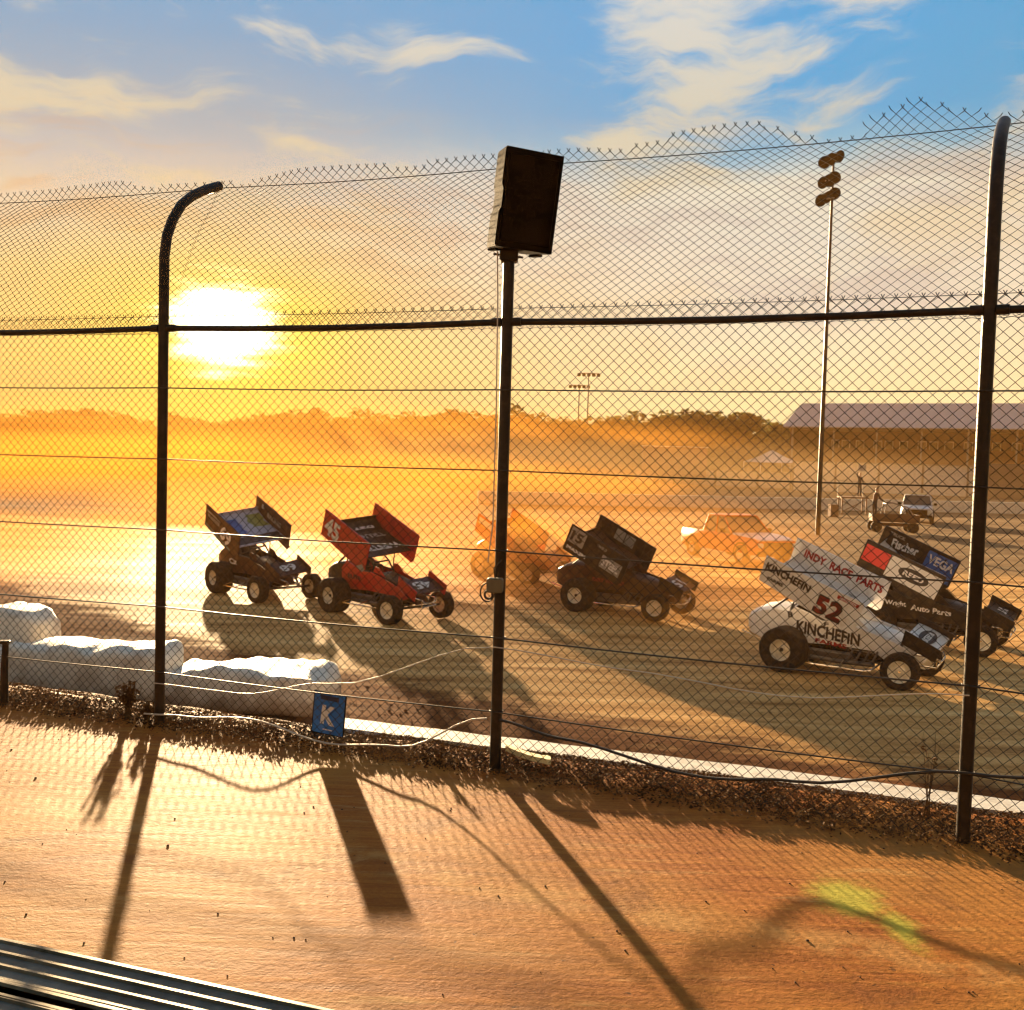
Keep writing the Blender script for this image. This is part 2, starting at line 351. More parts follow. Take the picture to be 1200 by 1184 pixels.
# near ground (raised)
m, t, b, out = newmat('near_clay')
tc = t.node('ShaderNodeTexCoord').outputs['Object']; X, Y, Z = t.sep(tc)
rt = t.mapping(tc, (.35, 6, 1), (0, 0, R(14)))
s1 = t.noise(rt, 2.2, 8, .72, .4); s2 = t.noise(tc, .55, 4, .6, .6); s3 = t.noise(tc, 40, 3, .7)
c = t.ramp(t.math('ADD', t.math('MULTIPLY', s1, .75), t.math('MULTIPLY', s3, .25)), [(.28, (.18, .05, .010)), (.45, (.34, .11, .020)), (.58, (.46, .17, .032)), (.72, (.62, .31, .075))])
c = t.mix(t.smooth(s2, .42, .62), c, t.mix(.5, c, (.50, .25, .06)))
c = t.mix(t.math('MULTIPLY', t.smooth(t.noise(tc, 1.1, 5, .65, .8), .52, .68), .5), c, (.15, .05, .022))
c = t.mix(t.math('MULTIPLY', t.smooth(t.noise(tc, 22, 2, .5), .70, .74), .7), c, (.06, .025, .012))
tr_ = t.math('ABSOLUTE', t.math('SUBTRACT', t.math('ADD', Y, t.math('ADD', t.math('MULTIPLY', X, .36), t.math('MULTIPLY', s2, .5))), 5.6))
c = t.mix(t.math('MULTIPLY', t.math('SUBTRACT', 1, t.smooth(tr_, .05, .22)), t.math('MULTIPLY', t.smooth(t.noise(tc, 3, 5, .7), .42, .6), .45)), c, (.62, .36, .13))
c = t.mix(t.math('MULTIPLY', t.smooth(t.noise(t.mapping(tc, (.5, 3, 1), (0, 0, R(16)), (4, 0, 0)), 1.3, 7, .75), .55, .72), .55), c, (.66, .42, .17))
# chalky yellow-green paint mark with its own ragged outline
def blob(cx_, cy_, rx, ry, rot):
    v = t.mapping(t.vmath('SUBTRACT', tc, (cx_, cy_, 0)), (1 / rx, 1 / ry, 0), (0, 0, rot)); return t.vmath('LENGTH', v)
bl = t.math('MINIMUM', blob(1.84, 5.32, .20, .27, 0), t.math('ADD', .25, blob(2.0, 4.98, .12, .32, R(-38))))
nb = t.noise(tc, 6, 6, .8)
pm = t.math('MULTIPLY', t.math('SUBTRACT', 1, t.smooth(t.math('ADD', bl, t.math('MULTIPLY', t.math('SUBTRACT', nb, .5), 1.6)), .35, 1.25)), .8)
c = t.mix(pm, c, (.50, .50, .07))
t.put(b.inputs['Base Color'], c); t.put(b.inputs['Roughness'], t.math('ADD', .58, t.math('MULTIPLY', s1, .25))); b.inputs['Specular IOR Level'].default_value = .07
bp = t.node('ShaderNodeBump'); bp.inputs['Strength'].default_value = .36; bp.inputs['Distance'].default_value = .012
h = t.math('ADD', t.math('MULTIPLY', s1, .45), t.math('ADD', t.math('MULTIPLY', s3, .5), t.math('MULTIPLY', t.noise(tc, 9, 5, .7), .9)))
t.put(bp.inputs['Height'], h); t.put(b.inputs['Normal'], bp.outputs[0]); MT['near'] = m

# fence line
P = [V((-8.5, 10.1, 0)), V((-5.68, 9.22, 0)), V((-2.84, 8.29, 0)), V((-.07, 7.30, 0)), V((2.80, 6.13, 0)), V((5.35, 4.55, 0)), V((7.7, 2.6, 0))]
U = [0]
for i in range(1, len(P)): U.append(U[-1] + (P[i] - P[i - 1]).length)
def fpos(u):
    for i in range(len(P) - 1):
        if u <= U[i + 1] or i == len(P) - 2:
            k = (u - U[i]) / (U[i + 1] - U[i]); return P[i].lerp(P[i + 1], k)
def fnorm(u):
    a, b_ = fpos(max(0, u - .5)), fpos(min(U[-1], u + .5)); dd = (b_ - a).normalized(); return V((-dd.y, dd.x, 0))
def fyx(x):
    for i in range(len(P) - 1):
        if x <= P[i + 1].x or i == len(P) - 2:
            return P[i].y + (x - P[i].x) / (P[i + 1].x - P[i].x) * (P[i + 1].y - P[i].y)
# wall line (front edge of the white top)
WL = [(-14, 12.6), (-8.6, 10.85), (-5.7, 9.9), (-3.0, 8.85), (-1.21, 8.20), (1.91, 7.18), (3.44, 6.62), (6.0, 5.6), (9.5, 3.9)]
def wly(x):
    for i in range(len(WL) - 1):
        if x <= WL[i + 1][0] or i == len(WL) - 2:
            k = (x - WL[i][0]) / (WL[i + 1][0] - WL[i][0]); return WL[i][1] + k * (WL[i + 1][1] - WL[i][1])
def znear(x, y):
    dd = wly(x) - y; fd = fyx(x) - y
    z_ = .012 * mn.noise(V((x * .9, y * .9, 3)))
    k = min(1, max(0, (.28 - fd) / .35)) * min(1, max(0, dd / .15))
    return z_ + .028 * k * (1 + .6 * mn.noise(V((x * 2.5, y * 2.5, 1))))
mb = MB(); nx, ny = 150, 90; vs = []; fs = []
for j in range(ny + 1):
    q = j / ny; q = 1 - (1 - q) ** 1.6
    for i in range(nx + 1):
        x = -14 + 23.5 * i / nx; y = -6 + (wly(x) - .002 + 6) * q
        vs.append((x, y, znear(x, y)))
for j in range(ny):
    for i in range(nx):
        a = j * (nx + 1) + i; fs.append((a, a + 1, a + nx + 2, a + nx + 1))
mb.add(vs, fs); tag(mb.build('ground', MT['near'], None, True), kind='structure')

# retaining wall with white painted top
wall = empty('retaining_wall', (-1, 8.2, -1.9), 0, 'low concrete track wall with a white painted top running behind the chain link fence', 'wall')
Wt = TR(1, -8.2, 1.9)
def strip(mb, y_off0, y_off1, z0, z1, x0=-1.45, x1=9.5, n=60):
    rings = []
    for i in range(n + 1):
        x = x0 + (x1 - x0) * i / n; y = wly(x); k = .006 * mn.noise(V((x * 3, 0, 0)))
        rings.append([(x, y + y_off0, z0), (x, y + y_off1, z0), (x, y + y_off1 + k, z1 + k), (x, y + y_off0 + k, z1 + k)])
    return mb.loft(rings)
strip(MB(Wt), .0, .28, -2.3, .0).build('wall_body', MT['concrete'], wall)
strip(MB(Wt), -.012, .292, .0, .034).build('painted_top', MT['wallwhite'], wall)

# bank falling away behind the fence where the wall stops
def zbank(x, q):
    k = min(1, max(0, (x + 2.3) / .9)) * min(1, max(0, (q - .3) / .3)); return zbank0(x, q) * (1 - k) - 1.95 * k
def zbank0(x, q):
    pts = [(0, 0), (.25, -.03), (1.1, -.56), (3.2, -.62), (5.2, -1.80), (7, -1.9)]
    for (a_, za), (b2, zb_) in zip(pts, pts[1:]):
        if q <= b2: return za + (zb_ - za) * (q - a_) / (b2 - a_) + .03 * mn.noise(V((x * 2, q * 2, 4))) * min(1, q * 4)
    return -1.9
mb = MB(); nx, ny = 90, 40; vs = []; fs = []
for j in range(ny + 1):
    for i in range(nx + 1):
        x = -16 + 14.7 * i / nx; q = 7 * j / ny
        vs.append((x, wly(x) - .003 + q, zbank(x, q) + (znear(x, wly(x) - .003) if j == 0 else .0) - (.0 if j else .002)))
for j in range(ny):
    for i in range(nx):
        a_ = j * (nx + 1) + i; fs.append((a_, a_ + 1, a_ + nx + 2, a_ + nx + 1))
mb.add(vs, fs); tag(mb.build('bank', mat('loose_dark_dirt', (.11, .05, .022), .95, 0, .4, 2, .6, 12, (.25, .14, .06), .3), None, True), kind='structure')

# leaf litter and dry grass along the fence foot
def leaves(n, cover, r0, r1):
    mb = MB()
    for i in range(n):
        x = random.uniform(-8, 6.5); f = fyx(x) - .16; wl_ = wly(x) - .02
        q = random.random() ** cover; y = f + (wl_ - f) * q + random.gauss(0, .05)
        if y > wl_: continue
        z = znear(x, y) + random.uniform(.0, .035) + .03 * max(0, mn.noise(V((x * 3, y * 3, 7))))
        s = random.uniform(r0, r1); T = TR(x, y, z) @ M.Rotation(random.uniform(0, 6.3), 4, 'Z') @ M.Rotation(random.gauss(0, .55), 4, 'X') @ M.Rotation(random.gauss(0, .4), 4, 'Y')
        a = random.uniform(.3, .6)
        mb.add([(-s, 0, 0), (-s * .2, -s * a, s * .15), (s, 0, 0), (-s * .1, s * a, s * .12)], [(0, 1, 2, 3)], T)
    return mb
tag(leaves(52000, .9, .006, .020).build('leaf_litter', MT['litter']), 'dark bank of dry leaves and grit heaped under the fence', 'leaf litter', kind='stuff')
mb = MB()
for i in range(900):
    x = random.uniform(-6, 5.5); f = fyx(x); y = f + random.uniform(-.12, .5)
    if y > wly(x) - .05: continue
    b0 = V((x, y, znear(x, y))); h = random.uniform(.03, .13); a = random.uniform(0, 6.3); l = random.uniform(.2, .9)
    p1 = b0 + V((cos(a) * h * l * .4, sin(a) * h * l * .4, h * .6)); p2 = b0 + V((cos(a) * h * l, sin(a) * h * l, h))
    mb.tube([b0, p1, p2], [.0016, .0012, .0005], 3)
tag(mb.build('dry_grass', MT['drygrass']), 'thin dead grass blades sticking out of the leaf bank', 'grass', kind='stuff')
mb = MB()
for i in range(240):
    x = random.uniform(-5, 5); y = random.uniform(2.5, fyx(x))
    s = random.uniform(.002, .007) * (1.8 if random.random() < .06 else 1)
    mb.sphere((x, y, znear(x, y) + s * .3), s, 5, 3, (1, random.uniform(.6, 1), .6))
tag(mb.build('pebbles', mat('dark_grit', (.09, .045, .025), .9, 0, .4, 30, 0)), 'small dark pebbles scattered over the orange clay', 'pebbles', kind='stuff')

# ------------------------------------------------------------------ chain link fence
fence = empty('chain_link_fence', P[3], 0, 'tall chain link catch fence on dark posts that curve over at the top', 'fence')
FT = TR(*(-P[3]))
CURVE = [(0, 0), (0, 3.8), (.03, 3.97), (.10, 4.12), (.21, 4.26), (.37, 4.38), (.55, 4.47), (.72, 4.54), (.9, 4.62)]
CL = [0]
for i in range(1, len(CURVE)): CL.append(CL[-1] + hypot(CURVE[i][0] - CURVE[i - 1][0], CURVE[i][1] - CURVE[i - 1][1]))
def curve(s_):
    for i in range(len(CURVE) - 1):
        if s_ <= CL[i + 1] or i == len(CURVE) - 2:
            k = (s_ - CL[i]) / (CL[i + 1] - CL[i]); return (CURVE[i][0] + k * (CURVE[i + 1][0] - CURVE[i][0]), CURVE[i][1] + k * (CURVE[i + 1][1] - CURVE[i][1]))
def fpt(u, s_, off=0):
    o_, z_ = curve(s_); n_ = fnorm(u); p_ = fpos(u) + n_ * (o_ + off); return V((p_.x, p_.y, z_))
def upt(u, s_, off):                             # loose upper mesh: pulled nearly straight from rail to top wire
    f = min(1, max(0, (s_ - 3.2) / (TOPS - 3.2))); o0, z0 = curve(s_); o1, z1 = curve(3.2); o2, z2 = curve(TOPS)
    du = min(abs(u - q_) for q_ in U); wgt = .85
    o_ = o0 * (1 - wgt) + (o1 + (o2 - o1) * f) * wgt; z_ = z0 * (1 - wgt) + (z1 + (z2 - z1) * f) * wgt
    n_ = fnorm(u); p_ = fpos(u) + n_ * (o_ + off); return V((p_.x, p_.y, z_))
TOPS = CL[6] + .08                              # top wire sits here on the curve
def bulge(u, s_):                               # the upper mesh hangs loose between the posts
    v = .05 * mn.noise(V((u * .9, s_ * .8, 0))) + .02 * mn.noise(V((u * 3, s_ * 3, 5)))
    return v
hh, rh = .039, .0375
def topext(u):                                  # how far the mesh stands past the top wire
    r = u - U[3]
    if r < 0: return .10 + .03 * mn.noise(V((u * 2, 0, 0)))
    if r > 3.1: return .12
    k = r / 3.1
    pts = [(0, .10), (.12, .10), (.2, .13), (.36, .20), (.50, .20), (.60, .09), (.66, .03), (.735, .02), (.745, .13), (.84, .22), (.93, .15), (1, .08)]
    for (a, va), (b_, vb) in zip(pts, pts[1:]):
        if k <= b_: return va + (vb - va) * (k - a) / (b_ - a)
    return .1
TOPS = CL[6] + .08                              # top wire sits here on the curve
def meshpanel(u0, u1, lower):
    mb = MB(FT); n = int(round((u1 - u0) / hh))
    for i in range(n):
        u = u0 + i * hh
        if lower: rows = int(3.31 / rh); s0 = .03
        else: s0 = 3.13; rows = int((TOPS + topext(u) - s0) / rh)
        pts = []
        for j in range(rows + 1):
            uu = u + (0 if (i + j) % 2 == 0 else hh)
            s_ = s0 + j * rh
            k = j / rows
            off = .045 + (.004 if (i + j) % 2 else -.004)
            if lower: off += .012 * mn.noise(V((uu * 1.5, s_ * 1.5, 0)))
            else:
                e = bulge(uu, s_) * min(1, k * 3); off += .016 + e
                if s_ > TOPS: uu += (s_ - TOPS) * .35 * mn.noise(V((u * 2.1, 3, 0)))
                s_ += .03 * mn.noise(V((uu * 1.3, s_ * .9, 9))) * k * 2.2
            p_ = fpt(uu, s_, off) if lower else upt(uu, s_, off) if s_ < TOPS else upt(uu, TOPS, off) + V((0, 0, (s_ - TOPS) * .92)) - fnorm(uu) * .1 * (s_ - TOPS)
            pts.append(p_)
        # twisted barb at the top
        d_ = (pts[-1] - pts[-2]); pts.append(pts[-1] + V((0, 0, .012)) + d_ * .25)
        mb.tube(pts, .0029, 4, cap=False)
    return mb
for i in range(1, 5):
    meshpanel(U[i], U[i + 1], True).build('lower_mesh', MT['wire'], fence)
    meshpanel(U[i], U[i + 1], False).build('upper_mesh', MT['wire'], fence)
for i in range(1, 6):
    mb = MB(FT)
    if i == 3: pts = [fpos(U[i]) + V((0, 0, z_)) for z_ in (-.3, 1, 2.4, 3.80)]
    else: pts = [fpt(U[i], s_) if s_ > 0 else P[i] + V((0, 0, -.3)) for s_ in (-1, .5, 2, 3.2, 3.8, 3.88, 3.97, 4.05, 4.13, 4.22, 4.31, 4.4, 4.5, 4.6, 4.7, CL[7])]
    mb.tube(pts, .0405, 16)
    if i == 3: mb.tube([P[3] + V((0, 0, 3.8)), P[3] + V((0, 0, 3.82))], [.047, .03], 14)
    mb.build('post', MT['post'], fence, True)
for i in range(1, 5):                           # pipe rail bays with end cups
    mb = MB(FT); a, b_ = fpos(U[i]), fpos(U[i + 1]); z0 = 3.23
    dr = (b_ - a).normalized()
    pts = [a + dr * .04 + V((0, 0, z0))] + [a.lerp(b_, k) + V((0, 0, z0 - .02 * sin(pi * k))) for k in (.25, .5, .75)] + [b_ - dr * .04 + V((0, 0, z0))]
    mb.tube(pts, .0235, 12); mb.tube([pts[0], pts[0] + dr * .07], .031, 12); mb.tube([pts[-1], pts[-1] - dr * .07], .031, 12)
    mb.build('rail', MT['post'], fence, True)
for zz, sag, r_ in ((2.75, .01, .0055), (2.18, .008, .0055), (1.61, .01, .006), (.985, .012, .006), (.45, .015, .005), (None, 0, .0035), (3.33, .01, .0025)):
    mb = MB(FT); pts = []
    for i in range(1, 5):
        for k in range(8):
            u = U[i] + (U[i + 1] - U[i]) * k / 8; q = sin(pi * k / 8)
            if zz is None: p_ = fpt(u, TOPS - .0, .02) + V((0, 0, -.02 * q))
            else: p_ = fpt(u, zz - sag * q, -.046 if zz != 3.33 else .03)
            pts.append(p_)
    mb.tube(pts, r_, 6); mb.build('tension_wire', MT['wire2'], fence)
# post ties
for i in range(1, 6):
    base_p = P[i]
    for zz in (.45, .985, 1.61, 2.18, 2.75):
        mb = MB(FT); c_ = base_p + V((0, 0, zz)); mb.tube([c_ + V((cos(a) * .05, sin(a) * .05, 0)) for a in [k * pi / 6 for k in range(13)]], .004, 4)
        mb.build('wire_tie', MT['wire'], fence)

# cables on the fence
def cable(name, pts, r_, m, label, cat, off=-.06):
    mb = MB(); out_ = []
    for k in range(len(pts) - 1):
        for q in range(6):
            u = pts[k][0] + (pts[k + 1][0] - pts[k][0]) * q / 6; zz = pts[k][1] + (pts[k + 1][1] - pts[k][1]) * (3 * (q / 6) ** 2 - 2 * (q / 6) ** 3)
            out_.append(fpt(u, zz, off) + V((0, .01 * mn.noise(V((u * 4, 0, 0))), 0)))
    out_.append(fpt(pts[-1][0], pts[-1][1], off)); mb.tube(out_, r_, 6); return tag(mb.build(name, m, None, True), label, cat)
a, b_, c_ = U[2], U[3], U[4]
cable('cable', [(a - .1, .10), (a + .3, .12), (a + .9, .17), (a + 1.6, .06), (a + 2.2, .11), (b_ - .05, .40)], .007, MT['wcable'], 'pale cable drooping low between the left fence post and the speaker post', 'cable')
cable('cable', [(b_ + .05, .40), (b_ + .5, .33), (b_ + 1.5, .20), (b_ + 2.1, .26), (c_, .46), (c_ + .8, .55), (U[5], .42)], .010, MT['wire2'], 'thick black cable sagging from the speaker post towards the right fence post', 'cable')
cable('wire', [(a, .36), (a + .8, .36), (a + 1.6, .52), (b_, .92), (b_ + 1, .86), (b_ + 2, .80), (c_, .93)], .004, MT['wcable'], 'thin slack pale wire rising along the fence to the speaker post', 'wire')

# loudspeaker, junction box
sp = empty('loudspeaker', (-.07, 7.3, 3.8), 0, 'black loudspeaker cabinet mounted on top of the middle fence post', 'loudspeaker')
S = TR(.075, -.02, .26) @ RZ(20) @ RY(3.2) @ RX(8) @ M.Diagonal((.92, .85, .86, 1))
mb = MB(S)
prof = [(-.23, -.20), (.23, -.20), (.19, .14), (.12, .20), (-.12, .20), (-.19, .14)]
hs = []
for zz, kx in ((-.385, .96), (-.37, 1), (-.12, 1), (-.08, .93), (.06, .93), (.10, 1), (.365, 1), (.385, .97)):
    hs.append([(x_ * kx if x_ < 0 else x_, y_, zz) for x_, y_ in prof])
mb.loft(hs); mb.build('cabinet', MT['black'], sp, True, 25)
mb = MB(S); mb.box((0, -.206, 0), (.40, .012, .68), bev=.005); mb.build('grille', MT['black'], sp)
mb = MB(); mb.box((.0, 0, -.07), (.13, .12, .16), bev=.01); mb.box((.01, 0, .0), (.15, .09, .03), bev=.01); mb.tube([(-.11, -.02, -.10), (.1, -.02, -.12)], .008, 6); mb.build('mounting_bracket', MT['post'], sp)
for x_ in (-.17, .17): mb = MB(S); mb.box((x_, 0, -.40), (.05, .2, .02), bev=.006); mb.build('foot', MT['black'], sp)
mb = MB(); mb.tube([(-.05, -.06, .1), (-.085, -.06, 0), (-.07, -.055, -.4), (-.06, -.055, -1.2), (-.062, -.055, -2.0), (-.09, -.06, -2.27)], .005, 6)
mb.build('speaker_lead', MT['wcable'], sp)
jb = empty('junction_box', onY(580, 686, 7.2), R(-5), 'small grey green electrical box strapped to the middle fence post', 'junction box')
mb = MB(); mb.box((0, 0, 0), (.115, .07, .105), bev=.012); mb.build('box_body', mat('grey_green_plastic', (.10, .10, .065), .5, 0, .15, 9, .1), jb, True)
mb = MB(); mb.box((0, -.04, .0), (.108, .012, .098), bev=.006); mb.build('lid', mat('grey_green_lid', (.13, .125, .085), .5, 0, .15, 9, .1), jb)
mb = MB(); mb.tube([(-.05 + .05 * cos(a_) * 1.0, -.02, -.05 + .065 * sin(a_)) for a_ in [k * pi / 10 + .6 for k in range(20)]], .006, 6)
mb.tube([(-.04 + .028 * cos(a_), -.03, -.065 + .03 * sin(a_)) for a_ in [k * pi / 6 for k in range(13)]], .009, 6)
mb.tube([(.0, 0, .05), (-.01, 0, .12), (.04, .02, .18)], .006, 6); mb.build('cable_loop', MT['wire2'], jb, True)

# K sign
p_ = onY(385.5, 836.5, 7.86)
ks = empty('marker_sign', p_, R(-20), 'small blue plate with a white letter K tied to the fence beside the white barrier', 'sign')
T = RY(4)
mb = MB(T); mb.box((0, 0, 0), (.272, .008, .325), bev=.003); mb.mi = 1; mb.box((.0, -.005, .122), (.16, .004, .036)); mb.mi = 2; mb.box((0, -.005, -.128), (.08, .004, .008))
mb.text('K', T @ TR(.0, -.006, -.015) @ RX(90), .15, .125, .045, 2, .002)
mb.build('plate', [MT['signblue'], mat('navy_print', (.008, .03, .12), .5), mat('white_sign_letter', (.92, .92, .94), .5, 0, .03, 3, 0)], ks)
mb = MB(T)
for sx in (-1, 1):
    mb.box((sx * .138, 0, 0), (.006, .012, .33))
    mb.box((0, 0, sx * .164), (.28, .012, .006))
mb.build('edge_trim', MT['black'], ks)

# weeds by the posts
def weed(name, x, y, h, n, spread, label, leaf=0, r0=.004):
    o = empty(name, (x, y, znear(x, y)), 0, label, 'weed'); mb = MB(); ml = MB()
    for i in range(n):
        a_ = random.uniform(0, 6.3); l = random.uniform(.1, 1) * spread; hh_ = h * random.uniform(.5, 1)
        pts = [(random.gauss(0, .02), random.gauss(0, .02), -.02)]
        for k in (.35, .7, 1): pts.append((cos(a_) * l * k ** 1.4 + random.gauss(0, .008), sin(a_) * l * k ** 1.4, hh_ * k))
        mb.tube(pts, [r0, r0 * .8, r0 * .6, r0 * .25], 4)
        for q in range(leaf):
            k = random.uniform(.15, 1); c0 = V(pts[1]).lerp(V(pts[3]), k); s = random.uniform(.012, .03)
            ml.add([(-s, 0, 0), (0, -s * .35, 0), (s, 0, 0), (0, s * .35, 0)], [(0, 1, 2, 3)], M.Translation(c0) @ RZ(random.uniform(0, 360)) @ RX(random.uniform(-60, 60)) @ RY(random.uniform(-60, 60)))
    mb.build('stems', MT['drygrass'], o)
    if leaf: ml.build('leaves', MT['litter'], o)
    return o
q = onz(150, 838, .05); weed('weed', q.x, q.y, .32, 34, .13, 'bushy dead weed against the white barrier left of the curved post', 16)
q = onz(172, 842, .05); weed('weed', q.x, q.y, .18, 20, .08, 'low brown weed at the foot of the left curved post', 14)
q = onz(1087, 955, .05); weed('weed', q.x, q.y, .62, 9, .10, 'sparse tall dead stalks just left of the right curved post', 3, .0028)
q = onz(515, 890, .05); weed('weed', q.x, q.y, .16, 8, .06, 'short weed tuft left of the speaker post', 5)
# curved cream foam piece
q0 = onz(592, 884, .06); q1 = onz(645, 900, .06)
mb = MB(); rings = []
for k in range(13):
    f = k / 12; c0 = q0.lerp(q1, f) - q0; c0.z = -.0 + .0 * f; c0.y -= .05 * sin(pi * f)
    wv = .045 + .012 * sin(pi * f) + (.02 if k == 11 else 0) + random.uniform(-.004, .004); th = .028
    rings.append([(c0.x, c0.y - wv, c0.z + .0), (c0.x, c0.y + wv, c0.z), (c0.x, c0.y + wv, c0.z + th), (c0.x, c0.y - wv * .8, c0.z + th * 1.2)])
mb.loft(rings); o = mb.build('foam_strip', MT['cream'], None, True, 50); o.location = (q0.x, q0.y, .10)
tag(o, 'curved cream coloured strip of foam lying at the foot of the speaker post', 'foam strip')
# short dark stake at the left edge
q = onz(5, 828, 0); mb = MB(); mb.tube([(0, 0, -.2), (0, 0, .30), (.01, 0, .55)], [.035, .033, .028], 8); mb.box((.0, 0, .56), (.08, .07, .03), bev=.008)
o = mb.build('stake', MT['post'], None, True); o.location = q; tag(o, 'short dark stake standing in front of the white barrier', 'stake')

# ------------------------------------------------------------------ white barrier blocks
def barrier(loc, rz, L, W_, H, seed, label, torn=0):
    mb = MB(); nx_, nr = 46, 20; rings = []
    for i in range(nx_ + 1):
        f = i / nx_; x = (f - .5) * L; e = min(1, min(f, 1 - f) * 9); e = (1 - (1 - e) ** 2.5) * .45 + .55 if e < 1 else 1
        ring = []
        for k in range(nr):
            a_ = 2 * pi * k / nr; ca, sa = cos(a_), sin(a_); pw = .38
            yy = math.copysign(abs(ca) ** pw, ca) * W_ / 2 * e; zz = math.copysign(abs(sa) ** pw, sa) * H / 2 * (e if sa > 0 else 1) + H / 2
            dn = .05 * mn.noise(V((x * 1.6 + seed, yy * 3, zz * 3))) + .02 * mn.noise(V((x * 5 + seed, yy * 7, zz * 7)))
            crs = .02 * (abs(mn.noise(V((x * 4 + seed, 0, 0)))) - .2)
            if sa > .3: zz += dn * 1.6 - crs - (.05 * torn * max(0, mn.noise(V((x * 3 + seed, yy * 4, 0)))))
            if sa > -.3: zz -= .03 * sin(pi * (yy / W_ + .5)) * (1 if sa > .7 else 0)
            ring.append((x + dn * .3, yy + dn, max(-.05, zz)))
        rings.append(ring)
    mb.loft(rings)
    o = mb.build('barrier_block', MT['pad'], None, True, 60); o.location = loc; o.rotation_euler = (0, 0, rz)
    return tag(o, label, 'barrier', 'white sheeted barrier blocks along the track wall')
def blk(pxa, pya, pxb, pyb, W_, H, seed, label, zb=0, torn=0):
    a_, b2 = onz(pxa, pya, zb), onz(pxb, pyb, zb); dr = (b2 - a_); L = dr.length; n_ = V((-dr.y, dr.x, 0)).normalized()
    c0 = (a_ + b2) / 2 + n_ * W_ / 2; c0.z = zb
    return barrier(c0, atan2(dr.y, dr.x), L, W_, H, seed, label, torn)
blk(168, 834, 378, 846, .90, .47, 3, 'long crumpled white barrier block between the left post and the blue K sign', -.58, 1)
blk(-8, 826, 182, 837, .85, .66, 11, 'tallest white barrier block in front, left of the curved post', -.58)
blk(-230, 768, 34, 784, .80, .66, 23, 'white barrier block with rounded end raised behind the others at the left edge', -.35)
blk(-330, 800, 4, 830, .80, .55, 31, 'grey white barrier block cut off by the left edge of the view', -.58)

# ------------------------------------------------------------------ bleacher planks
def plank(pa, pb, zz, label, w_=.245):
    a_, b2 = onz(*pa, zz), onz(*pb, zz); dr = (b2 - a_).normalized(); L = 3.6
    o = empty('bleacher_plank', a_ - dr * 1.4, atan2(dr.y, dr.x), label, 'bench', 'aluminium bleacher planks')
    prof = [(0, -.045), (0, .0)]
    xs = [0, .012, .018, .055, .060, .068, .073, .11, .115, .123, .128, .165, .170, .178, .183, .225, .231, .245]
    hs_ = [0, 0, -.006, -.006, 0, 0, -.006, -.006, 0, 0, -.006, -.006, 0, 0, -.006, -.006, 0, 0]
    top = [(-x_ * w_ / .245, h_) for x_, h_ in zip(xs, hs_)]
    poly = [(0.0, -.045)] + top + [(-w_, -.045), (-w_ + .006, -.045), (-w_ + .006, -.010), (-.006, -.010), (-.006, -.045)]
    mb = MB(); n = len(poly)
    mb.loft([[(0, y_, z_) for y_, z_ in poly], [(L, y_, z_) for y_, z_ in poly]]); mb.build('plank', MT['alu'], o)
    for sx in (.3, L - .3):
        m2 = MB(); m2.tube([(sx, -.03, -.04), (sx, -.03, -zz + .0)], .02, 8); m2.tube([(sx, -w_ + .03, -.04), (sx, -w_ + .03, -zz)], .02, 8); m2.box((sx, -w_ / 2, -.055), (.05, w_, .02)); m2.build('leg', MT['steel'], o)
plank((0, 1098), (395, 1184), .9, 'ribbed aluminium bleacher plank, the one nearer the fence, glinting in the corner')
plank((0, 1147), (150, 1184), .9, 'ribbed aluminium bleacher plank nearest the corner, behind a narrow dark gap')

mb = MB(); rnd = random.Random(3)
for i in range(4200):
    x = rnd.uniform(-16, 9); gy = 16.02 - .6336 * x + .0175 * x * x; y = gy + rnd.gauss(-2.2, 2.0)
    if y < wly(x) + (1.2 if x > -1.4 else 5.5): continue
    s = rnd.uniform(.005, .016) * (2.2 if rnd.random() < .06 else 1)
    mb.sphere((x, y, zlow(x, y) + s * .3), s, 5, 3, (1, rnd.uniform(.6, 1.2), .6))
tag(mb.build('dirt_clods', mat('dark_clods', (.13, .06, .03), .95, 0, .4, 9, 0)), 'loose brown clods thrown along the edge of the track', 'clods', kind='stuff')
# ------------------------------------------------------------------ people
def figure(joints, edges, clothes, name='body'):
    """one continuous skinned body; joints: name -> (pos, radius); clothes: list of (material index test)"""
    me = bpy.data.meshes.new(name); names = list(joints); idx = {n: i for i, n in enumerate(names)}
    me.from_pydata([joints[n][0] for n in names], [(idx[a], idx[b_]) for a, b_ in edges], [])
    o = bpy.data.objects.new(name, me); COL.objects.link(o)
    sk = o.modifiers.new('s', 'SKIN'); sk.use_smooth_shade = True
    for n, v in zip(names, me.skin_vertices[0].data):
        r_ = joints[n][1]; v.radius = r_ if isinstance(r_, tuple) else (r_, r_); v.use_root = (n == 'pelvis')
    ss = o.modifiers.new('b', 'SUBSURF'); ss.levels = 2; ss.render_levels = 2
    dg = bpy.context.evaluated_depsgraph_get(); m2 = bpy.data.meshes.new_from_object(o.evaluated_get(dg))
    bpy.data.objects.remove(o); m2.name = name
    m2.materials.clear()
    for m_ in clothes[0]: m2.materials.append(m_)
    for p in m2.polygons:
        c0 = p.center; best = min(names, key=lambda n: (V(joints[n][0]) - c0).length); p.material_index = clothes[1](best); p.use_smooth = True
    return m2
